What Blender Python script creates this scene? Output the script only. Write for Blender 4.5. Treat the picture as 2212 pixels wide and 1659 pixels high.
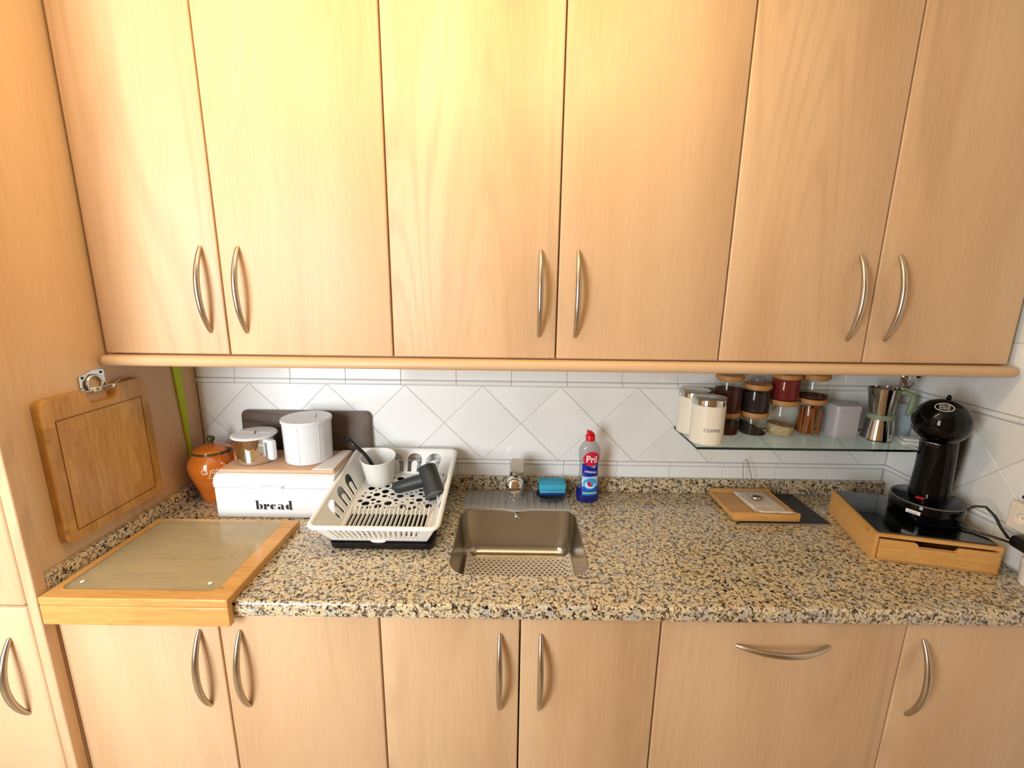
import bpy, bmesh, math, random
from mathutils import Vector, Matrix
random.seed(7)
for o in list(bpy.data.objects): bpy.data.objects.remove(o)
S = bpy.context.scene
COL = S.collection
PI = math.pi

# ------------------------------------------------------------------ camera
cam_d = bpy.data.cameras.new('camera'); cam = bpy.data.objects.new('camera', cam_d); COL.objects.link(cam)
S.camera = cam
PITCH, YAW, ROLL, FPX = .2163, -.0009, .0129, 978.12
fwd = Vector((math.sin(YAW)*math.cos(PITCH), math.cos(YAW)*math.cos(PITCH), -math.sin(PITCH)))
rgt0 = Vector((math.cos(YAW), -math.sin(YAW), 0)); up0 = rgt0.cross(fwd)
rgt = rgt0*math.cos(ROLL) + up0*math.sin(ROLL); up = -rgt0*math.sin(ROLL) + up0*math.cos(ROLL)
M = Matrix((rgt, up, -fwd)).transposed().to_4x4(); M.translation = Vector((-.0005, -1.599, 1.6586))
cam.matrix_world = M
cam_d.sensor_fit = 'HORIZONTAL'; cam_d.sensor_width = 36.0; cam_d.lens = FPX/2212*36.0
cam_d.clip_start = .02; cam_d.clip_end = 50

# ------------------------------------------------------------------ world, light, exposure
W = bpy.data.worlds.new('world'); S.world = W; W.use_nodes = True
W.node_tree.nodes['Background'].inputs[0].default_value = (.75, .87, 1, 1)
W.node_tree.nodes['Background'].inputs[1].default_value = .6
def area(name, loc, target, sx, sy, power, colr):
    d = bpy.data.lights.new(name, 'AREA'); d.shape = 'RECTANGLE'; d.size = sx; d.size_y = sy
    d.energy = power; d.color = colr
    o = bpy.data.objects.new(name, d); COL.objects.link(o); o.location = loc
    o.rotation_euler = (Vector(target)-Vector(loc)).to_track_quat('-Z', 'Y').to_euler()
    return o
WX0, WX1, WZ0, WZ1, YF = -1.95, -.95, .72, 2.2, -2.35      # window behind the camera
area('window_daylight_offscreen', ((WX0+WX1)/2, YF, (WZ0+WZ1)/2), ((WX0+WX1)/2, 0, (WZ0+WZ1)/2), WX1-WX0-.1, WZ1-WZ0-.1, 92, (.88, .95, 1))
LAMPS = [(-.62, -.80, 2.40), (-.22, -.80, 2.40), (.18, -.80, 2.40)]
LAMP_W = 7.4
S.view_settings.view_transform = 'Standard'; S.view_settings.look = 'None'
S.view_settings.gamma = 1; S.view_settings.use_curve_mapping = False
S.view_settings.exposure = -.38

# ------------------------------------------------------------------ materials
def srgb(r, g, b):
    f = lambda c: (c/255)/12.92 if c/255 <= .04045 else (((c/255)+.055)/1.055)**2.4
    return (f(r), f(g), f(b), 1)
MATS = {}
def mat(name, col=(200, 200, 200), rough=.5, metal=0, coat=0, spec=.5, trans=0, ior=1.45, alpha=1, sss=0):
    m = bpy.data.materials.new(name); m.use_nodes = True
    b = m.node_tree.nodes['Principled BSDF']
    b.inputs['Base Color'].default_value = srgb(*col); b.inputs['Roughness'].default_value = rough
    b.inputs['Metallic'].default_value = metal; b.inputs['Coat Weight'].default_value = coat
    b.inputs['Coat Roughness'].default_value = .15
    b.inputs['Specular IOR Level'].default_value = spec; b.inputs['Transmission Weight'].default_value = trans
    b.inputs['IOR'].default_value = ior; b.inputs['Alpha'].default_value = alpha
    MATS[name] = m; return m
class N:
    def __init__(s, m): s.t = m.node_tree; s.b = s.t.nodes['Principled BSDF']
    def n(s, typ, **kw):
        x = s.t.nodes.new(typ)
        for k, v in kw.items():
            if k.startswith('i_'): x.inputs[k[2:].replace('_', ' ')].default_value = v
            else: setattr(x, k, v)
        return x
    def l(s, a, b): s.t.links.new(a, b)
    def coord(s, scale=(1, 1, 1), rnd=True, kind='Object', rot=(0, 0, 0)):
        tc = s.n('ShaderNodeTexCoord'); mp = s.n('ShaderNodeMapping')
        mp.inputs['Scale'].default_value = scale; mp.inputs['Rotation'].default_value = rot
        src = tc.outputs[kind]
        if rnd:
            oi = s.n('ShaderNodeObjectInfo'); ml = s.n('ShaderNodeMath', operation='MULTIPLY'); ml.inputs[1].default_value = 17.3
            cb = s.n('ShaderNodeCombineXYZ'); ad = s.n('ShaderNodeVectorMath', operation='ADD')
            s.l(oi.outputs['Random'], ml.inputs[0])
            for i in range(3): s.l(ml.outputs[0], cb.inputs[i])
            s.l(src, ad.inputs[0]); s.l(cb.outputs[0], ad.inputs[1]); src = ad.outputs[0]
        s.l(src, mp.inputs['Vector']); return mp.outputs[0]
    def noise(s, vec, scale, detail=2, rough=.5, dist=0):
        x = s.n('ShaderNodeTexNoise'); s.l(vec, x.inputs['Vector'])
        x.inputs['Scale'].default_value = scale; x.inputs['Detail'].default_value = detail
        x.inputs['Roughness'].default_value = rough; x.inputs['Distortion'].default_value = dist
        return x.outputs['Fac']
    def ramp(s, fac, stops):
        x = s.n('ShaderNodeValToRGB'); e = x.color_ramp.elements
        while len(e) < len(stops): e.new(.5)
        for k, (p, c) in enumerate(stops): e[k].position = p; e[k].color = c if len(c) == 4 else srgb(*c)
        s.l(fac, x.inputs[0]); return x.outputs[0]
    def mix(s, fac, a, b, bt='MIX'):
        x = s.n('ShaderNodeMix', data_type='RGBA', blend_type=bt)
        if isinstance(fac, float): x.inputs[0].default_value = fac
        else: s.l(fac, x.inputs[0])
        for v, i in ((a, 6), (b, 7)):
            if isinstance(v, tuple): x.inputs[i].default_value = v
            else: s.l(v, x.inputs[i])
        return x.outputs[2]
    def math(s, op, a, b):
        x = s.n('ShaderNodeMath', operation=op)
        for v, i in ((a, 0), (b, 1)):
            if isinstance(v, (int, float)): x.inputs[i].default_value = v
            else: s.l(v, x.inputs[i])
        return x.outputs[0]
    def bump(s, h, strength=.1, dist=.002):
        x = s.n('ShaderNodeBump'); x.inputs['Strength'].default_value = strength; x.inputs['Distance'].default_value = dist
        s.l(h, x.inputs['Height']); s.l(x.outputs[0], s.b.inputs['Normal'])

def wood(name, light, mid, dark, vert='Z', rough=.48, coat=.2, ring=.32, fine=1.0):
    m = mat(name, mid, rough, coat=coat); k = N(m); k.b.inputs['Coat Roughness'].default_value = .45
    sl = {'Z': (1.5, 1.5, .22), 'X': (.22, 1.5, 1.5), 'Y': (1.5, .22, 1.5)}[vert]
    sf = {'Z': (30, 30, 1.2), 'X': (1.2, 30, 30), 'Y': (30, 1.2, 30)}[vert]
    v = k.coord(sl); a = k.noise(v, 3.0, 2, .45, .3)
    base = k.ramp(a, [(.32, light), (.52, mid), (.72, dark)])
    sn = k.math('SINE', k.math('MULTIPLY', k.noise(v, 1.9, 1.5, .4, .2), 150.0), 0)
    lines = k.ramp(sn, [(.0, (0, 0, 0, 1)), (.95, (1, 1, 1, 1))])
    reg = k.ramp(k.noise(v, 2.3, 1, .4), [(.45, (0, 0, 0, 1)), (.62, (1, 1, 1, 1))])
    lf = k.mix(ring, (0, 0, 0, 1), k.mix(1.0, lines, reg, 'MULTIPLY'))
    c1 = k.mix(lf, base, srgb(*[int(x*.86) for x in dark]))
    fn = k.noise(k.coord(sf), 6*fine, 3, .6)
    c2 = k.mix(.10, c1, k.ramp(fn, [(.35, tuple(int(x*.72) for x in mid)), (.6, light)]))
    k.l(c2, k.b.inputs['Base Color']); return m
wood('maple', (221, 186, 146), (213, 175, 134), (200, 159, 117))
wood('rail_wood', (222, 186, 144), (214, 175, 132), (202, 160, 116), vert='X')
def bamboo(name, light, mid, dark, along='X', across='Y', strips=38.0, rough=.42):
    m = mat(name, mid, rough, coat=.15); k = N(m)
    ax = 'XYZ'
    sc = [1.0, 1.0, 1.0]; sc[ax.index(along)] = .12
    v = k.coord(tuple(sc)); sep = k.n('ShaderNodeSeparateXYZ'); tc = k.coord((1, 1, 1), rnd=False); k.l(tc, sep.inputs[0])
    fl = k.math('FLOOR', k.math('MULTIPLY', sep.outputs[across], strips), 0)
    cb = k.n('ShaderNodeCombineXYZ'); k.l(fl, cb.inputs[0])
    seg = k.math('FLOOR', k.math('ADD', k.math('MULTIPLY', sep.outputs[along], 4.0), k.math('MULTIPLY', fl, .37)), 0); k.l(seg, cb.inputs[1])
    wn = k.n('ShaderNodeTexWhiteNoise'); wn.noise_dimensions = '3D'; k.l(cb.outputs[0], wn.inputs['Vector'])
    base = k.ramp(wn.outputs['Value'], [(0, dark), (.5, mid), (1, light)])
    fine = k.ramp(k.noise(v, 120, 3, .6), [(.3, dark), (.65, light)])
    c = k.mix(.5, base, fine)
    kn = k.ramp(k.noise(k.coord((1, 1, 1)), 34, 1, .4), [(.20, (1, 1, 1, 1)), (.25, (0, 0, 0, 1))])
    c = k.mix(k.mix(.45, (0, 0, 0, 1), kn), c, srgb(*[int(x*.55) for x in dark]))
    k.l(c, k.b.inputs['Base Color']); return m
bamboo('bamboo_hang', (206, 156, 82), (188, 136, 64), (166, 114, 48), along='Z', across='Y')
bamboo('bamboo_board', (222, 172, 104), (208, 154, 84), (194, 138, 68), along='X', across='Y')
bamboo('bamboo_box', (222, 172, 104), (208, 154, 84), (194, 138, 68), along='X', across='Z', strips=30.0)

def granite():
    m = mat('granite', (190, 170, 130), .16, coat=.3, spec=.5); k = N(m)
    v = k.coord((1, 1, 1), rnd=False)
    n1 = k.noise(v, 88, 3, .6, .8); n2 = k.noise(v, 30, 2, .5); n3 = k.noise(v, 170, 2, .6)
    base = k.ramp(n3, [(.32, (178, 156, 120)), (.5, (212, 192, 154)), (.68, (232, 216, 184))])
    base = k.mix(k.ramp(n2, [(.48, (0, 0, 0, 1)), (.62, (1, 1, 1, 1))]), base, k.ramp(n3, [(.3, (164, 154, 138)), (.7, (216, 206, 186))]))
    brown = k.ramp(n1, [(.425, (1, 1, 1, 1)), (.465, (0, 0, 0, 1))])
    c = k.mix(k.mix(.85, (0, 0, 0, 1), brown), base, srgb(92, 66, 42))
    blk = k.ramp(k.noise(v, 112, 2.5, .6, .6), [(.40, (1, 1, 1, 1)), (.425, (0, 0, 0, 1))])
    c = k.mix(blk, c, srgb(30, 24, 22))
    k.l(c, k.b.inputs['Base Color']); return m
granite()
def speck(name, c0, c1, scale, rough=.5, thr=(.4, .5), bump=0):
    m = mat(name, c0, rough); k = N(m); v = k.coord((1, 1, 1)); n = k.noise(v, scale, 2, .5)
    k.l(k.ramp(n, [(thr[0], c0), (thr[1], c1)]), k.b.inputs['Base Color'])
    if bump: k.bump(n, bump)
    return m
mat('tile_white', (226, 226, 222), .14, coat=.4); mat('grout', (206, 204, 198), .9)
speck('tile_white_v', (234, 234, 231), (240, 240, 238), 3, .13)
mat('wall_paint', (176, 150, 118), .9); mat('ceiling_paint', (238, 234, 226), .9)
speck('floor_tile', (186, 168, 142), (196, 178, 152), 6, .4)
mat('carcass', (214, 184, 142), .5)
m = mat('brushed_steel', (196, 186, 172), .26, metal=1)
m = mat('handle_metal', (186, 176, 160), .27, metal=1)
mat('chrome', (225, 225, 228), .06, metal=1); mat('chrome_lid', (200, 198, 192), .1, metal=1)
m = mat('sink_steel', (190, 182, 170), .24, metal=1); k = N(m)
k.bump(k.noise(k.coord((220, 220, 3), rnd=False), 3, 2, .6), .06, .001)
mat('enamel_white', (224, 226, 228), .2, coat=.4); mat('plastic_white', (236, 234, 228), .35)
mat('plastic_cream', (236, 228, 212), .4); mat('plastic_lid', (226, 224, 226), .35)
mat('ink_black', (18, 22, 26), .5); mat('black_gloss', (4, 4, 5), .08, spec=.3)
mat('black_plastic', (16, 16, 17), .35); mat('charcoal', (44, 46, 48), .45); mat('grey_plastic', (92, 94, 96), .4)
mat('silicone', (158, 156, 150), .45); mat('dish_dark', (70, 76, 76), .4)
speck('sponge_blue', (52, 158, 196), (74, 178, 210), 260, .9, bump=.5); mat('scrub_blue', (24, 112, 160), .95); mat('scrub_navy', (20, 60, 120), .95)
mat('red_cap', (214, 18, 28), .3); mat('label_red', (206, 28, 58), .35); mat('label_blue', (18, 32, 150), .35)
mat('label_cyan', (66, 160, 224), .35); mat('label_sky', (176, 214, 240), .35); mat('label_white', (246, 246, 250), .35)
mat('label_green', (140, 214, 150), .35); mat('label_yellow', (238, 186, 60), .35); mat('liquid_blue', (10, 26, 110), .08, coat=.5)
mat('label_mid', (30, 86, 200), .35)
speck('terracotta', (196, 98, 26), (208, 112, 34), 8, .12); MATS['terracotta'].node_tree.nodes['Principled BSDF'].inputs['Coat Weight'].default_value = .8
mat('glaze_green', (62, 66, 30), .15, coat=.6); mat('cream_paint', (250, 232, 190), .4)
mat('lime', (184, 208, 26), .45)
wood('dark_wood', (122, 104, 88), (88, 72, 60), (52, 38, 30), vert='X', ring=.85, coat=.05, rough=.55)
mat('slate', (34, 28, 26), .45); mat('slate_edge', (140, 128, 116), .6)
mat('glass_black', (4, 5, 7), .05, coat=.6)
mat('cork_tan', (214, 172, 136), .55); mat('paper', (240, 234, 228), .8)
speck('napkin', (226, 214, 198), (196, 176, 154), 190, .9, thr=(.52, .6))
mat('canister_cream', (240, 230, 208), .35, coat=.2)
mat('jar_wood', (190, 134, 74), .5); mat('spice_red', (120, 16, 14), .8); mat('spice_dark', (36, 22, 18), .8)
mat('spice_maroon', (70, 18, 16), .8); mat('cinnamon', (150, 86, 34), .75)
speck('oats', (226, 208, 172), (188, 160, 118), 220, .9, bump=.4)
mat('sage', (140, 156, 122), .45); mat('tin_grey', (196, 192, 194), .3); mat('pouch', (176, 190, 200), .35)
mat('socket_cream', (234, 224, 206), .4); mat('bulb_shell', (240, 236, 226), .4); mat('red_light', (200, 30, 40), .4)
mat('bulb_glass', (250, 246, 236), .3)

def thin_glass(name, tint, gloss=.06, refl=.10, op=.0, opcol=(200, 200, 200)):
    m = bpy.data.materials.new(name); m.use_nodes = True; t = m.node_tree
    t.nodes.remove(t.nodes['Principled BSDF']); out = t.nodes['Material Output']
    tr = t.nodes.new('ShaderNodeBsdfTransparent'); tr.inputs[0].default_value = srgb(*tint)
    gl = t.nodes.new('ShaderNodeBsdfGlossy'); gl.inputs['Roughness'].default_value = gloss
    lw = t.nodes.new('ShaderNodeFresnel'); lw.inputs[0].default_value = 1.45
    mx = t.nodes.new('ShaderNodeMixShader'); ge = t.nodes.new('ShaderNodeNewGeometry')
    sb = t.nodes.new('ShaderNodeMath'); sb.operation = 'SUBTRACT'; sb.inputs[0].default_value = 1; t.links.new(ge.outputs['Backfacing'], sb.inputs[1])
    ml = t.nodes.new('ShaderNodeMath'); ml.operation = 'MULTIPLY'; t.links.new(lw.outputs[0], ml.inputs[0]); t.links.new(sb.outputs[0], ml.inputs[1])
    t.links.new(ml.outputs[0], mx.inputs[0])
    src = tr.outputs[0]
    if op:
        df = t.nodes.new('ShaderNodeBsdfDiffuse'); df.inputs[0].default_value = srgb(*opcol)
        m2 = t.nodes.new('ShaderNodeMixShader'); m2.inputs[0].default_value = op
        t.links.new(src, m2.inputs[1]); t.links.new(df.outputs[0], m2.inputs[2]); src = m2.outputs[0]
    t.links.new(src, mx.inputs[1]); t.links.new(gl.outputs[0], mx.inputs[2]); t.links.new(mx.outputs[0], out.inputs[0])
    MATS[name] = m; return m
thin_glass('glass_clear', (246, 247, 244)); thin_glass('glass_green', (240, 246, 242))
thin_glass('bottle_clear', (232, 230, 230), .1, op=.10, opcol=(190, 188, 188))
thin_glass('tank_glass', (120, 118, 96), .08, op=.15, opcol=(90, 88, 70))
thin_glass('mat_clear', (235, 225, 220), .25, op=.85, opcol=(250, 240, 228))
thin_glass('board_glass', (246, 248, 240), .14, op=.15, opcol=(220, 228, 210))
mat('glass_edge', (16, 34, 28), .15)

# ------------------------------------------------------------------ geometry helpers
def ob(name, bm, m=None, parent=None, smooth=False, loc=None, rot=None, recalc=True):
    me = bpy.data.meshes.new(name)
    if recalc: bmesh.ops.recalc_face_normals(bm, faces=bm.faces[:])
    bm.to_mesh(me); bm.free()
    ms = m if isinstance(m, (list, tuple)) else [m]
    for x in ms:
        if x: me.materials.append(MATS[x])
    if smooth:
        for p in me.polygons: p.use_smooth = True
        if smooth is not True: me.set_sharp_from_angle(angle=math.radians(smooth))
    o = bpy.data.objects.new(name, me); COL.objects.link(o)
    if parent: o.parent = parent
    if loc: o.location = loc
    if rot: o.rotation_euler = rot
    return o
def thing(name, label, cat, loc=(0, 0, 0), rot=(0, 0, 0), group=None):
    o = bpy.data.objects.new(name, None); COL.objects.link(o); o.location = loc; o.rotation_euler = rot
    o.empty_display_size = .05
    o['label'] = label; o['category'] = cat
    if group: o['group'] = group
    return o
def tag(o, label, cat, group=None):
    o['label'] = label; o['category'] = cat
    if group: o['group'] = group
    return o
def struct(o): o['kind'] = 'structure'; return o
def B(): return bmesh.new()
def box(bm, x0, x1, y0, y1, z0, z1, mi=0):
    r = bmesh.ops.create_cube(bm, size=1, matrix=Matrix.Translation(((x0+x1)/2, (y0+y1)/2, (z0+z1)/2)) @ Matrix.Diagonal((x1-x0, y1-y0, z1-z0, 1)))
    for v in r['verts']:
        for f in v.link_faces: f.material_index = mi
    return r['verts']
def bevel(bm, w, seg=2, edges=None):
    bmesh.ops.bevel(bm, geom=edges if edges is not None else bm.edges[:], offset=w, segments=seg, affect='EDGES', profile=.5, clamp_overlap=True)
def bbox(x0, x1, y0, y1, z0, z1, w=.003, seg=2):
    bm = B(); box(bm, x0, x1, y0, y1, z0, z1); bevel(bm, w, seg); return bm
def lathe(bm, prof, seg=32, cx=0, cy=0, cz=0, mi=0, sx=1, sy=1):
    rings = []
    for r, z in prof:
        if r < 1e-6: rings.append([bm.verts.new((cx, cy, cz+z))])
        else: rings.append([bm.verts.new((cx+r*sx*math.cos(2*PI*i/seg), cy+r*sy*math.sin(2*PI*i/seg), cz+z)) for i in range(seg)])
    for a, b in zip(rings, rings[1:]):
        for i in range(seg):
            j = (i+1) % seg
            if len(a) == 1 and len(b) == 1: continue
            if len(a) == 1: f = bm.faces.new((a[0], b[i], b[j]))
            elif len(b) == 1: f = bm.faces.new((a[i], a[j], b[0]))
            else: f = bm.faces.new((a[i], a[j], b[j], b[i]))
            f.material_index = mi
    return bm
def tube(bm, pts, rad, seg=10, caps=True, flat=1.0, mi=0, closed=False, upv=None):
    pts = [Vector(p) for p in pts]; n = len(pts)
    if not isinstance(rad, (list, tuple)): rad = [rad]*n
    rings = []; prev = None
    for i, p in enumerate(pts):
        if closed: t = (pts[(i+1) % n]-pts[i-1])
        else: t = (pts[min(i+1, n-1)]-pts[max(i-1, 0)])
        t.normalize()
        if prev is None:
            ref = Vector(upv) if upv else (Vector((0, 0, 1)) if abs(t.z) < .9 else Vector((1, 0, 0)))
            nx = (ref - t*ref.dot(t)).normalized()
        else: nx = (prev - t*prev.dot(t)).normalized()
        prev = nx; ny = t.cross(nx)
        rings.append([bm.verts.new(p + nx*rad[i]*flat*math.cos(2*PI*k/seg) + ny*rad[i]*math.sin(2*PI*k/seg)) for k in range(seg)])
    prs = list(zip(rings, rings[1:])) + ([(rings[-1], rings[0])] if closed else [])
    for a, b in prs:
        for k in range(seg):
            f = bm.faces.new((a[k], a[(k+1) % seg], b[(k+1) % seg], b[k])); f.material_index = mi
    if caps and not closed:
        for r in (rings[0], rings[-1]):
            try: bm.faces.new(r).material_index = mi
            except ValueError: pass
    return bm
def rrect(x0, x1, y0, y1, r, seg=6):
    out = []
    for cx, cy, a0 in ((x1-r, y1-r, 0), (x0+r, y1-r, 90), (x0+r, y0+r, 180), (x1-r, y0+r, 270)):
        for i in range(seg+1):
            a = math.radians(a0+90*i/seg); out.append((cx+r*math.cos(a), cy+r*math.sin(a)))
    return out
def plate(outer, holes=(), th=.01, mp=None, bm=None, mi=0):
    """flat polygon with holes, in 2D (u,v), thickness along w; mp maps (u,v,w) to xyz"""
    bm = bm or B(); mp = mp or (lambda u, v, w: (u, v, w))
    tmp = B(); edges = []
    for loop in [outer]+list(holes):
        vs = [tmp.verts.new((u, v, 0)) for u, v in loop]
        for i in range(len(vs)): edges.append(tmp.edges.new((vs[i], vs[(i+1) % len(vs)])))
    bmesh.ops.triangle_fill(tmp, use_beauty=True, use_dissolve=False, edges=edges)
    tmp.verts.ensure_lookup_table(); tmp.verts.index_update()
    co = [v.co.copy() for v in tmp.verts]
    a = [bm.verts.new(mp(c.x, c.y, 0)) for c in co]; b = [bm.verts.new(mp(c.x, c.y, th)) for c in co]
    for f in tmp.faces:
        ids = [v.index for v in f.verts]
        bm.faces.new([a[i] for i in ids]).material_index = mi; bm.faces.new([b[i] for i in reversed(ids)]).material_index = mi
    for e in tmp.edges:
        if len(e.link_faces) == 1:
            i, j = e.verts[0].index, e.verts[1].index
            bm.faces.new((a[i], a[j], b[j], b[i])).material_index = mi
    tmp.free(); return bm
def prism(poly, th, mp=None, bm=None, mi=0):
    bm = bm or B(); mp = mp or (lambda u, v, w: (u, v, w))
    a = [bm.verts.new(mp(u, v, 0)) for u, v in poly]; b = [bm.verts.new(mp(u, v, th)) for u, v in poly]
    bm.faces.new(a).material_index = mi; bm.faces.new(b[::-1]).material_index = mi
    for i in range(len(a)):
        j = (i+1) % len(a); bm.faces.new((a[i], a[j], b[j], b[i])).material_index = mi
    return bm
def cut(o, cutbm):
    c = ob('cutter', cutbm); md = o.modifiers.new('b', 'BOOLEAN'); md.operation = 'DIFFERENCE'; md.object = c; md.solver = 'EXACT'
    bpy.context.view_layer.update(); dg = bpy.context.evaluated_depsgraph_get()
    me = bpy.data.meshes.new_from_object(o.evaluated_get(dg)); o.modifiers.clear(); old = o.data; o.data = me
    bpy.data.objects.remove(c); bpy.data.meshes.remove(old)
def text_bm(s, size, mp, bold=0, shear=0, spacing=1, sx=1):
    cu = bpy.data.curves.new('t', 'FONT'); cu.body = s; cu.size = size; cu.align_x = 'CENTER'; cu.align_y = 'CENTER'
    cu.offset = bold; cu.shear = shear; cu.space_character = spacing; cu.resolution_u = 3
    o = bpy.data.objects.new('t', cu); COL.objects.link(o); bpy.context.view_layer.update()
    me = bpy.data.meshes.new_from_object(o.evaluated_get(bpy.context.evaluated_depsgraph_get()))
    bm = B(); bm.from_mesh(me); bpy.data.objects.remove(o); bpy.data.curves.remove(cu); bpy.data.meshes.remove(me)
    for v in bm.verts: v.co = Vector(mp(v.co.x*sx, v.co.y))
    return bm
def arc(cx, cy, rx, ry, a0, a1, n=12): return [(cx+rx*math.cos(math.radians(a0+(a1-a0)*i/n)), cy+ry*math.sin(math.radians(a0+(a1-a0)*i/n))) for i in range(n+1)]
def lerp(a, b, t): return a+(b-a)*t

# ------------------------------------------------------------------ the room
XL, XW = -1.144, 1.402          # side of the tall unit / right-hand wall
ZC = .90                        # worktop
bm = B(); box(bm, -2.6, XW+.1, YF-.15, .15, -.08, 0); struct(ob('floor', bm, 'floor_tile'))
bm = B(); box(bm, -2.6, XW+.1, YF-.15, .15, 2.55, 2.65); struct(ob('ceiling', bm, 'ceiling_paint'))
bm = B(); box(bm, -2.6, XW+.1, .003, .13, 0, 2.55); wall_b = struct(ob('wall_back', bm, 'grout'))
bm = B(); box(bm, XW+.003, XW+.13, YF, .003, 0, 2.55); wall_r = struct(ob('wall_right', bm, 'grout'))
bm = B(); box(bm, -2.6, -2.5, YF, .003, 0, 2.55); struct(ob('wall_left', bm, 'wall_paint'))
# wall behind the camera, with the window opening
bm = plate([(-2.6, 0), (XW+.1, 0), (XW+.1, 2.55), (-2.6, 2.55)], [[(WX0, WZ0), (WX1, WZ0), (WX1, WZ1), (WX0, WZ1)]], .12, lambda u, v, w: (u, YF-w, v))
struct(ob('wall_front', bm, 'wall_paint'))
win = bpy.data.objects.new('window_1', None); COL.objects.link(win); win['kind'] = 'structure'; win.location = ((WX0+WX1)/2, YF-.06, WZ0)
hw = (WX1-WX0)/2; hz = WZ1-WZ0
bm = plate([(-hw, 0), (hw, 0), (hw, hz), (-hw, hz)], [[(-hw+.06, .06), (-.03, .06), (-.03, hz-.06), (-hw+.06, hz-.06)], [(.03, .06), (hw-.06, .06), (hw-.06, hz-.06), (.03, hz-.06)]], .05, lambda u, v, w: (u, w-.025, v))
ob('window_frame', bm, 'plastic_white', win)
for s in (-1, 1):
    bm = B(); box(bm, -hw+.06 if s < 0 else .03, -.03 if s < 0 else hw-.06, -.004, .004, .06, hz-.06); ob('pane', bm, 'glass_clear', win)

# ---- wall tiles: diamonds between two bead rows, plain rectangles above and below
D = .2828; ZM = 1.1571; ZT, ZB = ZM+D/2, ZM-D/2; J = .0009
def clip(poly, axis, v, keep):
    out = []
    for i in range(len(poly)):
        a, b = poly[i-1], poly[i]
        ia = (a[axis]-v)*keep >= 0; ib = (b[axis]-v)*keep >= 0
        if ia != ib:
            t = (v-a[axis])/(b[axis]-a[axis]); out.append((a[0]+(b[0]-a[0])*t, a[1]+(b[1]-a[1])*t))
        if ib: out.append(b)
    return out
def inset(poly, d):
    n = len(poly); ar = sum(poly[i-1][0]*poly[i][1]-poly[i][0]*poly[i-1][1] for i in range(n))
    if ar < 0: poly = poly[::-1]
    out = []
    for i in range(n):
        p0, p1, p2 = Vector(poly[i-1]), Vector(poly[i]), Vector(poly[(i+1) % n])
        a = (p1-p0).normalized(); b = (p2-p1).normalized()
        na, nb = Vector((-a.y, a.x)), Vector((-b.y, b.x)); m = (na+nb); c = max(.2, 1+na.dot(nb))
        out.append(tuple(p1+m*(d/c)))
    return out
def area2(p): return abs(sum(p[i-1][0]*p[i][1]-p[i][0]*p[i-1][1] for i in range(len(p))))/2
def dedupe(p):
    out = []
    for q in p:
        if not out or (abs(q[0]-out[-1][0])+abs(q[1]-out[-1][1])) > 1e-5: out.append(q)
    if len(out) > 1 and abs(out[0][0]-out[-1][0])+abs(out[0][1]-out[-1][1]) < 1e-5: out.pop()
    return out
def tile(poly, wall, mp, name='tile', proud=0.0):
    poly = dedupe(poly)
    if len(poly) < 3 or area2(poly) < 2e-5: return
    p0 = inset(poly, J); p1 = inset(poly, J+.0012)
    bm = B(); rings = [[bm.verts.new(mp(u, v, w)) for u, v in p] for p, w in ((p0, -.005), (p0, -.0012+proud), (p1, proud))]
    for a, b in zip(rings, rings[1:]):
        for i in range(len(a)): bm.faces.new((a[i], a[(i+1) % len(a)], b[(i+1) % len(a)], b[i]))
    bm.faces.new(rings[-1]); bm.faces.new(rings[0][::-1])
    ob(name, bm, 'tile_white_v', wall)
def bead(u0, u1, v0, v1, wall, mp):
    bm = B(); rows = []
    for t in range(7):
        a = PI*t/6; v = (v0+v1)/2-(v1-v0-.002)/2*math.cos(a); w = .006*math.sin(a)
        rows.append([bm.verts.new(mp(u, v, w)) for u in (u0+J, u1-J)])
    for a, b in zip(rows, rows[1:]): bm.faces.new((a[0], a[1], b[1], b[0]))
    for e in (0, 1): bm.faces.new([r[e] for r in rows])
    ob('border_tile', bm, 'tile_white_v', wall, smooth=40)
def tile_wall(wall, u0, u1, cx, rx, mp, ztop, low=None):
    k0 = int((u0-cx)/D)-2
    for k in range(k0, k0+int((u1-u0)/D)+5):
        c = cx+k*D
        for poly in ([(c, ZB), (c+D/2, ZM), (c, ZT), (c-D/2, ZM)], [(c, ZT), (c+D/2, ZM), (c+D, ZT)], [(c, ZB), (c+D/2, ZM), (c+D, ZB)]):
            p = clip(clip(poly, 0, u0, 1), 0, u1, -1) if poly else []
            if len(p) >= 3: tile(p, wall, mp)
    k0 = int((u0-rx)/.2)-2
    for k in range(k0, k0+int((u1-u0)/.2)+4):
        a, b = max(u0, rx+k*.2), min(u1, rx+k*.2+.2)
        if b-a < .006: continue
        bead(a, b, ZT, 1.3175, wall, mp); bead(a, b, .9985, ZB, wall, mp)
        tile([(a, .905), (b, .905), (b, .9985), (a, .9985)], wall, mp)
        if low is not None and b <= low:
            for q in range(5): tile([(a, max(0, .705-.2*q)), (b, max(0, .705-.2*q)), (b, .905-.2*q), (a, .905-.2*q)], wall, mp)
        z = 1.3175
        while z < ztop:
            tile([(a, z), (b, z), (b, min(z+.2, ztop)), (a, min(z+.2, ztop))], wall, mp); z += .2
tile_wall(wall_b, XL, XW, -.1074, -.0033, lambda u, v, w: (u, -w, v), 1.517)
tile_wall(wall_r, -1.6, 0, -.5174, 0, lambda u, v, w: (XW-w, u, v), 2.517, -.59)

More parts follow.
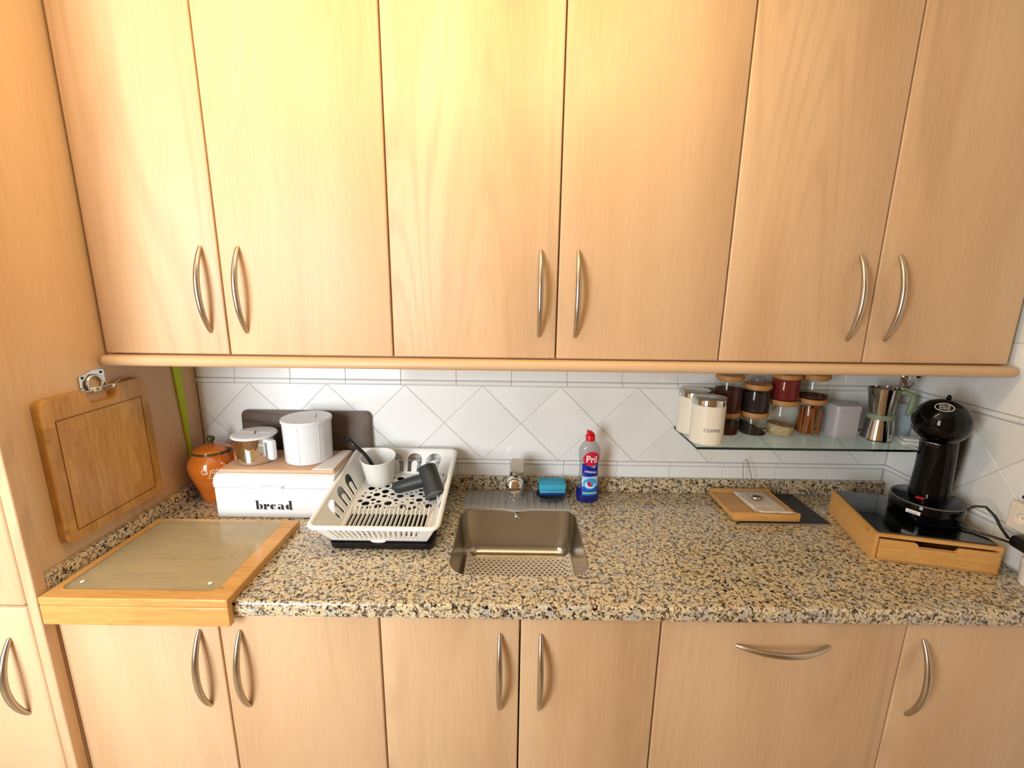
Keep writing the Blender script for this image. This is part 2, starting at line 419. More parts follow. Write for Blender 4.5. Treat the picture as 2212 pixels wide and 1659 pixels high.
# ------------------------------------------------------------------ cabinets
def bow_handle(parent, x, y, z0, z1, horiz=False, side=1):
    """arched bar, flat tapering ends on the door face"""
    L = (z1-z0); pts = []; rad = []
    n = 20
    for i in range(n+1):
        t = i/n; s = (t-.5)*L; d = .034*(1-(2*t-1)**2)**.9-.003
        pts.append((s, -d-.003, 0) if horiz else (0, -d-.003, s)); rad.append(.0050+.0028*math.sin(PI*t)**.7)
    bm = B(); tube(bm, pts, rad, 14, flat=1.0)
    return ob('handle', bm, 'handle_metal', parent, smooth=50, loc=(x, y, (z0+z1)/2))
def door(unit, x0, x1, z0, z1, yf, hx=None, hz=None, hh=None, th=.02, m='maple', gap=.0019, bev=.004, name='door'):
    cx, cz = (x0+x1)/2, (z0+z1)/2; w, h = (x1-x0)/2-gap, (z1-z0)/2
    bm = B(); box(bm, -w, w, 0, th, -h, h); bevel(bm, bev, 3)
    ux, uy, uz = unit.location
    d = ob(name, bm, m, unit, smooth=40, loc=(cx-ux, yf-uy, cz-uz))
    if hh: bow_handle(d, (hh[0]+hh[1])/2-cx, 0, -(hh[1]-hh[0])/2+hh[2]-cz, (hh[1]-hh[0])/2+hh[2]-cz, True)
    elif hx is not None: bow_handle(d, hx-cx, 0, hz[0]-cz, hz[1]-cz)
    return d
YD, ZD0, ZD1 = -.350, 1.458, 2.40
U = [-1.1382, -.7884, -.3333, .1187, .5731, .9731, 1.381]
HZ = (1.520, 1.746)
ulab = ['wide maple wall cabinet above the bread bin, beside the tall unit',
        'maple wall cabinet above the sink and tap',
        'maple wall cabinet above the glass shelf, against the side wall']
uh = [(-.834, -.7345), (.0705, .170), (.9195, 1.023)]
for i in range(3):
    a, c, b = U[2*i], U[2*i+1], U[2*i+2]
    t = thing('wall_cabinet', ulab[i], 'cabinet', ((a+b)/2, -.17, ZD0-.004), group='maple wall cabinets')
    bm = B(); box(bm, a+.001-t.location.x, b-.001-t.location.x, YD+.0215+.17, .166, 0, ZD1-ZD0+.004)
    ob('body', bm, 'carcass', t)
    door(t, a, c, ZD0, ZD1, YD, uh[i][0], HZ); door(t, c, b, ZD0, ZD1, YD, uh[i][1], HZ)
# light rail under the wall cabinets
prof = []
for i in range(9):
    a = math.radians(-90+180*i/8); prof.append((-.3665-.0125*math.cos(a)*1.0, 1.4395+.0145*math.sin(a)))
prof = [(-.33, 1.425)] + prof + [(-.33, 1.454)]
bm = B(); loops = []
for x, s in ((-1.136, .72), (-1.132, .92), (-1.126, 1), (1.376, 1), (1.386, .9), (1.392, .68)):
    loops.append([bm.verts.new((x, -.345+(y+.345)*(s if y < -.35 else 1), 1.4395+(z-1.4395)*lerp(.7, 1, (s-.68)/.32))) for y, z in prof])
for a, b in zip(loops, loops[1:]):
    for i in range(len(a)): bm.faces.new((a[i], a[(i+1) % len(a)], b[(i+1) % len(a)], b[i]))
bm.faces.new(loops[0]); bm.faces.new(loops[-1][::-1])
tag(ob('light_rail', bm, 'rail_wood', smooth=45), 'rounded maple trim rail running under all the wall cabinets', 'trim')

YL = -.632; LZ0, LZ1 = .13, .852
def base_unit(name, label, a, b, cat='cabinet', group='maple base cabinets'):
    t = thing(name, label, cat, ((a+b)/2, -.30, 0), group=group)
    return t
def body_open(t, a, b, z1):
    bm = B(); x = t.location.x
    for x0, x1 in ((a+.001, a+.017), (b-.017, b-.001)): box(bm, x0-x, x1-x, YL+.022+.30, .296, .1, z1)
    box(bm, a+.017-x, b-.017-x, YL+.022+.30, .296, .1, .118); box(bm, a+.017-x, b-.017-x, .284, .296, .118, z1)
    ob('body', bm, 'carcass', t)
    bm = B(); box(bm, a+.001-x, b-.001-x, -.27, -.254, 0, .1); ob('plinth', bm, 'maple', t)
    bm = B(); box(bm, a+.017-x, b-.017-x, YL+.022+.30, YL+.10+.3, z1-.05, z1); ob('rail', bm, 'carcass', t)
L = [-1.124, -.7226, -.3222, .0268, .3764, .9848, 1.392]
LH = (.583, .809)
t = base_unit('base_cabinet', 'maple base cabinet under the lipped bamboo board, next to tall unit', L[0], L[2]); body_open(t, L[0]+.0005, L[2], .8565)
door(t, L[0], L[1], LZ0, LZ1, YL, -.772, LH); door(t, L[1], L[2], LZ0, LZ1, YL, -.6705, LH)
t = base_unit('base_cabinet', 'maple base cabinet directly under the sink', L[2], L[4]); body_open(t, L[2], L[4], .8565)
door(t, L[2], L[3], LZ0, LZ1, YL, -.0235, LH); door(t, L[3], L[4], LZ0, LZ1, YL, .0783, LH)
t = base_unit('dishwasher', 'maple-fronted dishwasher with a single horizontal bow handle', L[4], L[5], 'dishwasher', None); body_open(t, L[4], L[5], .8565)
door(t, L[4], L[5], LZ0, LZ1, YL, hh=(.567, .797, .786), name='front_panel')
t = base_unit('base_cabinet', 'maple base cabinet in the corner by the side wall, right of dishwasher', L[5], L[6]); body_open(t, L[5], L[6], .8565)
door(t, L[5], L[6], LZ0, LZ1, YL, 1.030, LH)

# tall unit on the left
t = thing('tall_cabinet', 'tall maple cabinet whose orange-toned side panel closes the worktop', 'cabinet', (-1.45, -.32, 0))
bm = B(); box(bm, -1.75+1.45, XL+1.45, -.64+.32+.0, .316, 0, 2.5); bevel(bm, .002, 1); ob('side_panel', bm, 'maple', t)
bm = bbox(-1.1497+1.45, -1.1235+1.45, -.664+.32, -.634+.32, 0, 2.5, .004, 3); ob('edge_post', bm, 'maple', t, smooth=40)
bm = B(); box(bm, XL+1.4505, -1.1242+1.45, -.6335+.32, -.56+.32, 0, .8565); ob('filler_strip', bm, 'maple', t)
door(t, -1.75, -1.1505, .894, 2.45, -.664, -1.2075, (.946, 1.172), bev=.009); door(t, -1.75, -1.1505, .12, .8905, -.664, -1.2105, (.585, .806), bev=.009)

# ------------------------------------------------------------------ worktop and sink
SX0, SX1, SY0, SY1 = -.170, .219, -.530, -.150
t = thing('worktop', 'speckled beige and black granite worktop with a cut-out for the sink', 'worktop', (0, -.3, ZC))
hole = rrect(SX0, SX1, SY0+.3, SY1+.3, .065, 8)
bm = plate([(XL+.0005, -.3335), (-1.1230, -.3335), (-1.1230, -.346), (XW-.0005, -.346), (XW-.0005, .2995), (XL+.0005, .2995)], [hole], -.042)
o = ob('slab', bm, 'granite', t)
bm = B(); bm.from_mesh(o.data)
ed = [e for e in bm.edges if all(abs(v.co.y+.346) < 1e-5 for v in e.verts) and abs(e.verts[0].co.z-e.verts[1].co.z) < 1e-6]
bevel(bm, .009, 4, ed); bm.to_mesh(o.data); bm.free()
bm = bbox(XL+.021, XW-.0005, .28, .2995, .0003, .054, .0025, 2); ob('upstand', bm, 'granite', t)
bm = bbox(XL+.0005, XL+.0205, -.334, .2995, .0003, .054, .0025, 2); ob('upstand', bm, 'granite', t)

sk = thing('sink', 'undermounted stainless steel sink bowl set into the granite', 'sink', ((SX0+SX1)/2, (SY0+SY1)/2, .735))
cx, cy = sk.location.x, sk.location.y; hx, hy = (SX1-SX0)/2-.0012, (SY1-SY0)/2-.0012
bm = B(); rings = []
spec = [(0, .163, .0645), (0, .158, .0645), (-.001, .122, .0645), (-.006, .06, .062), (-.009, .036, .06)]
for i in range(1, 7):
    a = math.radians(15*i); spec.append((-.009-.036*(1-math.cos(a)), .036*(1-math.sin(a)), .058-.03*(1-math.cos(a))))
for d, z, r in spec:
    rings.append([bm.verts.new((x, y, z)) for x, y in rrect(-hx-d, hx+d, -hy-d, hy+d, max(r+d*.3, .02), 8)])
for a, b in zip(rings, rings[1:]):
    for i in range(len(a)): bm.faces.new((a[i], a[(i+1) % len(a)], b[(i+1) % len(a)], b[i]))
bm.faces.new(rings[-1])
o = ob('bowl', bm, 'sink_steel', sk, smooth=60); md = o.modifiers.new('s', 'SOLIDIFY'); md.thickness = .001; md.offset = -1
oy = (-.1535)-cy; oz = .872-.735
bm = B(); lathe(bm, [(0, .001), (.006, .0012), (.0085, .003), (.0105, .0035), (.0115, .002), (.012, -.003)], 20)
o = ob('overflow_ring', bm, 'chrome', sk, smooth=50, loc=(.0215-cx, oy-.0005, oz), rot=(PI/2, 0, 0))
for a in (90, 210, 330):
    bm = B(); tube(bm, [(0, 0, 0), (.0075*math.cos(math.radians(a)), .0075*math.sin(math.radians(a)), 0)], .0014, 6)
    ob('overflow_spoke', bm, 'chrome', o, loc=(0, 0, .0035))
bm = B(); lathe(bm, [(0, .0004), (.0078, .0004), (.0082, .0002)], 16); ob('overflow_hole', bm, 'sink_steel', o, loc=(0, 0, .0031))
bm = B(); lathe(bm, [(0, .001), (.035, .001), (.042, .003), (.045, .0008)], 28); ob('drain', bm, 'chrome', sk, smooth=50, loc=(0, .02, .0))

# sink mat: lattice with small square holes, its ends curling up
bm = B(); c = .0042; nx, ny = 84, 66; x0, y0 = -c*nx/2, -c*ny/2
def mz(x): return .0045 + .036*(1-math.sqrt(1-min(.99, max(0, (abs(x)-.144)/.037))**2))
vs = {}
def gv(i, j):
    if (i, j) not in vs:
        x = x0+i*c; y = y0+j*c - .010*(1-(x/.156)**2); vs[(i, j)] = bm.verts.new((x, y, mz(x)))
    return vs[(i, j)]
for i in range(nx):
    for j in range(ny):
        row = j//3; ii = (i+(2 if row % 2 else 0)) % 4
        if j % 3 != 0 and ii in (1, 2) and 0 < i < nx-1: continue
        if j % 3 == 1 and ii == 3 and row % 2 == 0 and 0 < i < nx-1 and False: continue
        bm.faces.new((gv(i, j), gv(i+1, j), gv(i+1, j+1), gv(i, j+1)))
o = ob('sink_mat', bm, 'mat_clear', loc=(cx+.004, -.340, .735), recalc=False); md = o.modifiers.new('s', 'SOLIDIFY'); md.thickness = .003; md.offset = 1
tag(o, 'translucent beige lattice mat lying in the sink bowl', 'sink mat')

# silicone tap mat
MX0, MX1 = -.164, .205
t = thing('tap_mat', 'grey ribbed silicone mat behind the sink around the tap', 'mat', (.017, -.10, ZC))
bm = B(); xs = []
nseg = 120; rows = []
for i in range(nseg+1):
    x = MX0+(MX1-MX0)*i/nseg; lx = x-.017
    yb = -.024 if lx < .085 else -.052
    yf = -.172-.012*math.exp(-(lx/.033)**2)
    rows.append([(lx, yb+.10), (lx, yf+.10)])
top = [[bm.verts.new((p[0], p[1], .0035)) for p in r] for r in rows]; bot = [[bm.verts.new((p[0], p[1], .0004)) for p in r] for r in rows]
for a, b, c_, d_ in zip(top, top[1:], bot, bot[1:]):
    bm.faces.new((a[0], a[1], b[1], b[0])); bm.faces.new((c_[0], d_[0], d_[1], c_[1]))
    bm.faces.new((a[0], b[0], d_[0], c_[0])); bm.faces.new((a[1], c_[1], d_[1], b[1]))
bm.faces.new((top[0][0], bot[0][0], bot[0][1], top[0][1])); bm.faces.new((top[-1][0], top[-1][1], bot[-1][1], bot[-1][0]))
ob('mat_base', bm, 'silicone', t)
for lx in [-.180+.0234*i for i in range(1, 7)] + [.038+.0242*i for i in range(0, 6)]:
    yb = .072 if lx < .08 else .044
    bm = B(); prism([(-.0022, 0), (.0022, 0), (.0012, .0034), (-.0012, .0034)], yb+.072, lambda u, v, w: (u, -.072+w, v), bm)
    ob('rib', bm, 'silicone', t, loc=(lx, 0, .0035))
bm = B(); pts = [(r[1][0], r[1][1]+.003, .0042) for r in rows]; tube(bm, pts, .0024, 6)
ob('lip', bm, 'silicone', t, smooth=60)
# tap
t = thing('tap', 'chrome single-lever mixer tap with a thick stubby spout', 'tap', (.017, -.075, ZC+.0035))
bm = B(); lathe(bm, [(0, 0), (.029, 0), (.029, .006), (.025, .010), (.0235, .05), (.0235, .098), (.021, .104), (0, .105)], 32); ob('body', bm, 'chrome', t, smooth=40)
bm = B()
P = [(0, .0, .070), (-.001, -.03, .074), (-.003, -.06, .079), (-.006, -.085, .083), (-.007, -.097, .084), (-.007, -.103, .0845), (-.007, -.106, .085)]
tube(bm, P, [.021, .026, .030, .031, .0285, .021, .009], 28); ob('spout', bm, 'chrome', t, smooth=60)
bm = B(); lathe(bm, [(0, 0), (.006, 0), (.007, .002), (.0075, .0)], 16); ob('aerator', bm, 'grey_plastic', t, loc=(-.006, -.088, .0565), rot=(PI, 0, 0))
bm = B(); lathe(bm, [(.0195, 0), (.0195, .022), (.017, .028), (0, .029)], 28); ob('lever_base', bm, 'black_gloss', t, smooth=40, loc=(0, 0, .105))
bm = B(); prism([(-.018, -.022), (.018, -.022), (.021, -.01), (.0225, .055), (.015, .068), (-.015, .068), (-.0225, .055), (-.021, -.01)], .012, None, bm); bevel(bm, .003, 3)
ob('lever', bm, 'brushed_steel', t, smooth=50, loc=(.003, -.012, .130), rot=(math.radians(-14), 0, PI))

# sponge on its dish
t = thing('sponge_dish', 'dark grey round soap dish standing on the tap mat', 'dish', (.143, -.078, ZC+.0035+.0034))
bm = B(); lathe(bm, [(0, .004), (.040, .005), (.050, .012), (.0535, .013), (.0535, .0105), (.044, .0), (0, 0)], 36, sy=.98); ob('dish', bm, 'dish_dark', t, smooth=45)
t = thing('sponge', 'blue scouring sponge on the dark round dish', 'sponge', (.149, -.062, ZC+.0035+.0034+.0055), (math.radians(4), 0, math.radians(2)))
bm = bbox(-.047, .047, -.029, .030, .007, .016, .0025, 2); ob('scourer', bm, 'scrub_navy', t)
bm = bbox(-.047, .047, -.029, .030, .016, .027, .003, 2); ob('foam', bm, 'sponge_blue', t, smooth=50)
bm = bbox(-.048, .048, -.030, .030, .0275, .049, .005, 3); ob('foam', bm, 'sponge_blue', t, smooth=50)

# ------------------------------------------------------------------ washing-up liquid
t = thing('soap_bottle', 'clear washing-up liquid bottle with red cap and blue label', 'bottle', (.276, -.085, ZC), (0, 0, math.radians(9)))
PR = [(0, .036), (.004, .0405), (.03, .0425), (.06, .0420), (.09, .038), (.115, .0350), (.14, .0350), (.165, .0380), (.185, .0395), (.20, .038), (.213, .031), (.222, .022), (.228, .0145)]
def prw(z):
    for (a, ra), (b, rb) in zip(PR, PR[1:]):
        if a <= z <= b:
            tt = (z-a)/(b-a); tt = tt*tt*(3-2*tt); return ra+(rb-ra)*tt
    return PR[-1][1]
def prd(z): return prw(z)*lerp(.66, .66, 0) if z < .2 else prw(z)*lerp(.66, 1, min(1, (z-.2)/.028))
def bottle_shell(bm, z0, z1, d=0, top=True):
    n = 28; seg = 32; rings = []
    for i in range(n+1):
        z = z0+(z1-z0)*i/n; rings.append([bm.verts.new(((prw(z)-d)*math.cos(2*PI*k/seg), (prd(z)-d)*math.sin(2*PI*k/seg), z)) for k in range(seg)])
    for a, b in zip(rings, rings[1:]):
        for k in range(seg): bm.faces.new((a[k], a[(k+1) % seg], b[(k+1) % seg], b[k]))
    bm.faces.new(rings[0][::-1])
    if top: bm.faces.new(rings[-1])
bm = B(); bottle_shell(bm, 0, .228); ob('bottle_shell', bm, 'bottle_clear', t, smooth=50)
bm = B(); bottle_shell(bm, .0008, .056, -.0002); ob('liquid', bm, 'liquid_blue', t, smooth=50)
bm = B(); lathe(bm, [(0, 0), (.0165, 0), (.0165, .018), (.0150, .021), (0, .021)], 28); ob('cap', bm, 'red_cap', t, smooth=40, loc=(0, 0, .2275))
bm = B(); prism([(-.013, 0), (.014, 0), (.011, .008), (.002, .014), (-.008, .016), (-.014, .0145), (-.008, .010)], .018, lambda u, v, w: (u, w-.009, v), bm); bevel(bm, .002, 2); ob('spout_tip', bm, 'red_cap', t, smooth=40, loc=(0, 0, .248))
def lab(u, z, off=.0006):
    a, b = prw(z), prd(z); u = max(-a*.97, min(a*.97, u))
    return (u, -b*math.sqrt(max(0, 1-(u/a)**2))-off, z)
def patch(name, us, zs, m, off, fn=None):
    """grid patch on the front of the bottle; fn(z) gives half width"""
    bm = B(); n = 12; rows = []
    for i in range(zs[2]+1):
        z = zs[0]+(zs[1]-zs[0])*i/zs[2]; w0, w1 = (us[0], us[1]) if fn is None else fn(z)
        rows.append([bm.verts.new(lab(w0+(w1-w0)*k/n, z, off)) for k in range(n+1)])
    for a, b in zip(rows, rows[1:]):
        for k in range(n): bm.faces.new((a[k], a[k+1], b[k+1], b[k]))
    return ob(name, bm, m, t, smooth=True)
def disc(name, u, z, ru, rz, m, off):
    bm = B(); c0 = bm.verts.new(lab(u, z, off)); prev = [c0]
    rings = [[bm.verts.new(lab(u+ru*q/3*math.cos(2*PI*k/28), z+rz*q/3*math.sin(2*PI*k/28), off)) for k in range(28)] for q in (1, 2, 3)]
    for k in range(28): bm.faces.new((c0, rings[0][k], rings[0][(k+1) % 28]))
    for a, b in zip(rings, rings[1:]):
        for k in range(28): bm.faces.new((a[k], a[(k+1) % 28], b[(k+1) % 28], b[k]))
    return ob(name, bm, m, t, smooth=True)
LB = patch('label', (-.029, .027), (.028, .150, 20), 'label_blue', .0006)
patch('label_band', (-.029, .027), (.048, .100, 10), 'label_sky', .0009)
patch('label_band', (-.029, .027), (.030, .064, 8), 'label_mid', .0011)
disc('label_splash', -.001, .074, .025, .021, 'label_cyan', .0013); disc('label_plate', -.001, .072, .019, .014, 'label_white', .0015)
disc('label_plate', .000, .077, .015, .014, 'label_cyan', .0017)
bm = text_bm('', .01, lambda u, v: lab(u, v)) if False else B()
vs = [bm.verts.new(lab(u, z, .0019)) for u, z in ((-.007, .088), (-.002, .081), (.006, .066), (-.003, .066), (-.011, .071))]; bm.faces.new(vs); ob('label_flash', bm, 'label_red', t)
patch('label_band', (-.027, .025), (.036, .043, 3), 'label_green', .0013)
disc('label_badge', .001, .166, .0295, .0275, 'label_red', .0009)
vs = None; bm = B(); vs = [bm.verts.new(lab(u, z, .0011)) for u, z in ((-.028, .148), (-.010, .140), (-.006, .143), (-.026, .154))]; bm.faces.new(vs); ob('label_swoosh', bm, 'label_yellow', t)
bm = B(); vs = [bm.verts.new(lab(u, z, .0011)) for u, z in ((-.004, .138), (.012, .131), (.022, .142), (.010, .138))]; bm.faces.new(vs); ob('label_swoosh', bm, 'label_sky', t)
bm = text_bm('Pril', .036, lambda u, v: lab(u+.001, .164+v-u*.10, .0014), bold=.0006, spacing=1.0, sx=.86); ob('lettering', bm, 'label_white', t)
bm = text_bm('ORIGINAL', .0095, lambda u, v: lab(u, .117+v-u*.12, .0014), bold=.0002); ob('lettering', bm, 'label_white', t)

# ------------------------------------------------------------------ bread bin group
BX0, BX1, BY0, BY1, BH = -.962, -.572, -.247, -.0405, .152
t = thing('bread_bin', 'white enamel bread bin lettered bread, with a tan board lid', 'bread bin', ((BX0+BX1)/2, (BY0+BY1)/2, ZC))
hx, hy = (BX1-BX0)/2, (BY1-BY0)/2
bm = B(); box(bm, -hx+.002, hx-.002, -hy+.001, hy, .001, .1055); bevel(bm, .004, 3); ob('body', bm, 'enamel_white', t, smooth=50)
def binprof():  # (y,z): rounded front shoulder
    p = [(hy, .1075), (-hy, .1075)]
    for i in range(8): a = math.radians(180-90*i/7); p.append((-hy+.030+.030*math.cos(a), .121+.030*math.sin(a)))
    p += [(hy, .151)]; return p
bm = prism(binprof(), 2*hx, lambda u, v, w: (w-hx, u, v)); bevel(bm, .003, 2, [e for e in bm.edges if abs(e.verts[0].co.x-e.verts[1].co.x) < 1e-6]); ob('lid', bm, 'enamel_white', t, smooth=50)
lid_o = t.children[-1] if t.children else None
bm = bbox(-.036, .036, -.015, .004, -.0025, .0025, .002, 2); ob('lid_handle', bm, 'enamel_white', lid_o, loc=(-.003, -hy, .1115), rot=(math.radians(-12), 0, 0))
bm = bbox(-hx+.012, hx-.004, -hy+.017, hy-.004, .1515, .162, .004, 3); ob('board_top', bm, 'cork_tan', t)
# stencil lettering built from stems and crescents
bm = B(); fy = -hy+.001-.0006
mpb = lambda u, v, w: (u*1.38-.022, fy-w, v*1.38+.032)
def stem(x, y0, y1, w=.0055): prism([(x, y0), (x+w, y0), (x+w, y1), (x, y1)], .0008, mpb, bm)
def cres(cx_, cy_, rx, ry, a0, a1, th=.55):
    o_ = arc(cx_, cy_, rx, ry, a0, a1, 12); i_ = arc(cx_, cy_, rx*th, ry*.93, a1, a0, 12); prism(dedupe(o_+i_), .0008, mpb, bm)
def half(cx_, cy_, rx, ry, a0, a1): prism(arc(cx_, cy_, rx, ry, a0, a1, 12), .0008, mpb, bm)
stem(-.029, 0, .0225); stem(-.0305, .0215, .0225, .003); cres(-.0215, .0068, .0075, .0068, -90, 90, .25)
stem(-.011, 0, .0135); stem(-.0128, .0127, .0135, .004); stem(-.0128, 0, .0008, .0095); half(-.0012, .0105, .0032, .0032, 0, 360)
half(.0110, .0068, .0075, .0068, 95, 265); cres(.0118, .0098, .0045, .0038, -30, 90, .3); prism([(.0118, .0003), (.0165, .0030), (.0160, .0040), (.0118, .0016)], .0008, mpb, bm)
stem(.0295, 0, .0095); prism(dedupe(arc(.0275, .0095, .0075, .0043, 0, 150, 10)+arc(.0275, .0095, .0028, .0034, 150, 0, 10)), .0008, mpb, bm); half(.0275, .0040, .0068, .0040, 95, 265); stem(.0345, 0, .0010, .0025)
half(.0475, .0068, .0075, .0068, 95, 265); stem(.0490, 0, .0225); stem(.0470, .0215, .0225, .003); stem(.0490, 0, .001, .008)
ob('lettering', bm, 'ink_black', t)
# folded white paper on the bin lid
bm = B(); prism([(-.648, -.226), (-.5785, -.226), (-.581, -.05), (-.612, -.05)], .003, lambda u, v, w: (u, v, w), bm); bevel(bm, .001, 1)
tag(ob('paper_sheet', bm, 'paper', loc=(0, 0, ZC+.1622)), 'white folded paper lying on the right end of the bread bin lid', 'paper')
bm = B(); prism([(-.5745, -.226), (-.5725, -.226), (-.577, -.044), (-.579, -.044)], .011, lambda u, v, w: (u, v, w), bm); ob('edge_strip', bm, 'cork_tan', t, loc=(-t.location.x-.0016, -t.location.y-.001, .1516))

ZB2 = ZC+.1625
t = thing('steel_mug', 'polished steel mug with grey-white lid and white grip on bread bin', 'mug', (-.873, -.140, ZB2), (0, 0, math.radians(-28)))
bm = B(); lathe(bm, [(0, 0), (.060, 0), (.0655, .004), (.067, .012), (.067, .088), (.064, .088), (.064, .010), (0, .006)], 40); ob('body', bm, 'chrome', t, smooth=40)
bm = B(); lathe(bm, [(0, .0085), (.06, .0085), (.066, .0075), (.070, .006), (.0715, .002), (.070, 0), (.0665, 0), (0, .0)], 40); lo = ob('lid', bm, 'plastic_lid', t, smooth=50, loc=(0, 0, .0885))
bm = bbox(-.0018, .0018, -.018, .018, 0, .002, .0006, 1); ob('lid_slot', bm, 'charcoal', lo, loc=(.006, 0, .0078), rot=(0, 0, math.radians(50)))
bm = bbox(-.0012, .0012, -.058, .058, 0, .0015, .0004, 1); ob('lid_seam', bm, 'plastic_white', lo, loc=(0, 0, .0078), rot=(0, 0, math.radians(-65)))
bm = bbox(-.014, .014, -.011, .011, 0, .070, .008, 3); ob('grip', bm, 'enamel_white', t, smooth=50, loc=(.088, 0, .016))
bm = bbox(-.012, .012, -.007, .007, 0, .012, .003, 2); ob('grip_arm', bm, 'plastic_white', t, smooth=50, loc=(.074, 0, .072))
t = thing('white_canister', 'large plain white lidded canister on the bread bin', 'canister', (-.700, -.122, ZB2))
bm = B(); lathe(bm, [(0, 0), (.072, 0), (.0755, .003), (.0765, .010), (.0785, .136), (0, .136)], 48); ob('body', bm, 'enamel_white', t, smooth=40)
bm = B(); lathe(bm, [(.0785, 0), (.0815, .002), (.0820, .008), (.0800, .0115), (0, .0125)], 48); lo = ob('lid', bm, 'plastic_lid', t, smooth=40, loc=(0, 0, .136))
for a in (-128, -88, -40):
    ca, sa = math.cos(math.radians(a)), math.sin(math.radians(a))
    bm = B(); tube(bm, [(.0762*ca, .0762*sa, .012), (.0783*ca, .0783*sa, .132)], .0011, 6); ob('rib', bm, 'enamel_white', t, smooth=True)
bm = bbox(-.0012, .0012, -.036, .036, 0, .0012, .0003, 1); ob('lid_seam', bm, 'grey_plastic', lo, loc=(.025, .02, .0118), rot=(0, 0, math.radians(20)))
# dark board leaning on the wall
bm = prism(rrect(-.234, .234, 0, .30, .018, 5), .010, lambda u, v, w: (u, w, v)); bevel(bm, .002, 2)
tag(ob('dark_board', bm, 'dark_wood', smooth=40, loc=(-.752, -.0335, ZC+.0012), rot=(math.radians(-3.6), 0, 0)), 'dark grey-brown wooden board standing against the tiles behind the canisters', 'board')

# ------------------------------------------------------------------ terracotta jar
t = thing('terracotta_jar', 'glazed orange terracotta jar with cream script, in the corner', 'jar', (-1.046, -.108, ZC))
JP = [(0, 0), (.041, 0), (.044, .006), (.056, .045), (.069, .085), (.0775, .115), (.0795, .135), (.074, .155), (.062, .172), (.0555, .180)]
JPs = []
for (r0, z0), (r1, z1) in zip(JP, JP[1:]):
    for q in range(3): JPs.append((lerp(r0, r1, q/3), lerp(z0, z1, q/3)))
JPs.append(JP[-1])
bm = B(); lathe(bm, JPs + [(.052, .180), (.050, .17), (0, .16)], 40); ob('body', bm, 'terracotta', t, smooth=60)
bm = B(); tube(bm, [(.057*math.cos(2*PI*i/40), .057*math.sin(2*PI*i/40), .1815) for i in range(40)], .0045, 8, closed=True); ob('rim', bm, 'glaze_green', t, smooth=True)
bm = B(); lathe(bm, [(.0585, .186), (.058, .1885), (.045, .196), (.022, .204), (0, .207)], 36); lo = ob('lid', bm, 'terracotta', t, smooth=60)
bm = B(); lathe(bm, [(.008, 0), (.0075, .008), (.0125, .014), (.0135, .022), (.010, .028), (0, .029)], 20); ob('knob', bm, 'glaze_green', lo, smooth=60, loc=(0, 0, .205))
for s in (-1, 1):
    bm = B(); tube(bm, [(s*(.0745+.018*math.sin(PI*q/8))*.8, -(.0745+.018*math.sin(PI*q/8))*.5*s, .152-.036*q/8) for q in range(9)], .005, 8)
    ob('ear', bm, 'terracotta', t, smooth=True, loc=(0, 0, 0))
def jr(z):
    for (r0, z0), (r1, z1) in zip(JP, JP[1:]):
        if z0 <= z <= z1: return lerp(r0, r1, (z-z0)/max(1e-6, z1-z0))
    return .05
def jmap(u, v):
    z = .130+v; r = jr(z)+.0006; a = math.radians(-64)+u/.078
    return (r*math.cos(a), r*math.sin(a), z)
bm = B()
def stroke(pts, r=.0013):
    P = []
    for (u0, v0), (u1, v1) in zip(pts, pts[1:]):
        for q in range(3): P.append(jmap(lerp(u0, u1, q/3), lerp(v0, v1, q/3)))
    P.append(jmap(*pts[-1])); tube(bm, P, r, 6)
stroke(arc(-.018, .001, .008, .009, 40, 400, 14), .0015); stroke([(-.010, .011), (-.010, -.004), (-.007, -.008)], .0015)
stroke([(-.001, .006), (-.001, -.012), (-.004, -.017), (-.008, -.014)]); stroke([(-.001, .0105), (-.0008, .0115)])
stroke(arc(.0075, .000, .0045, .006, 0, 360, 12))
stroke([(.022, .005), (.018, .006), (.0165, .003), (.021, -.001), (.020, -.005), (.0155, -.005)])
stroke(arc(.0, -.021, .012, .003, 200, 340, 8), .0009)
ob('script_lettering', bm, 'cream_paint', t, smooth=True)

# lime strip hanging in the corner
bm = B(); pts = [(-.096, 1.4515, .0185), (-.094, 1.36, .0175), (-.091, 1.25, .0135), (-.089, 1.15, .0085), (-.088, 1.085, .0045), (-.087, 1.05, .004)]
rows = []
for y, z, w in pts:
    rows.append([bm.verts.new((x, y+dy, z)) for dy, x in ((-w, -1.142), (-w, -1.137), (0, -1.132), (w, -1.137), (w, -1.142))])
for a, b in zip(rows, rows[1:]):
    for i in range(5): bm.faces.new((a[i], a[(i+1) % 5], b[(i+1) % 5], b[i]))
bm.faces.new(rows[0]); bm.faces.new(rows[-1][::-1])
tag(ob('plastic_strip', bm, 'lime'), 'lime green tapering plastic strip hanging in the corner above the terracotta jar', 'strip')

# ------------------------------------------------------------------ hanging bamboo board and its hook
pts = rrect(-.5675, -.2530, .997, 1.372, .018, 5)
t = thing('hanging_board', 'dark golden bamboo chopping board hung on the tall cabinet side', 'chopping board', (-1.143, -.41, 1.0))
o = ob('board', prism([(u+.41, v-1.0) for u, v in pts], .024, lambda u, v, w: (w+.0005, u, v)), 'bamboo_hang', t)
bm = B(); prism([(-.040, .36), (-.028, .334), (.047, .334), (.058, .36), (.058, .40), (-.040, .40)], .05, lambda u, v, w: (w-.01, u, v), bm)
bmc = bm
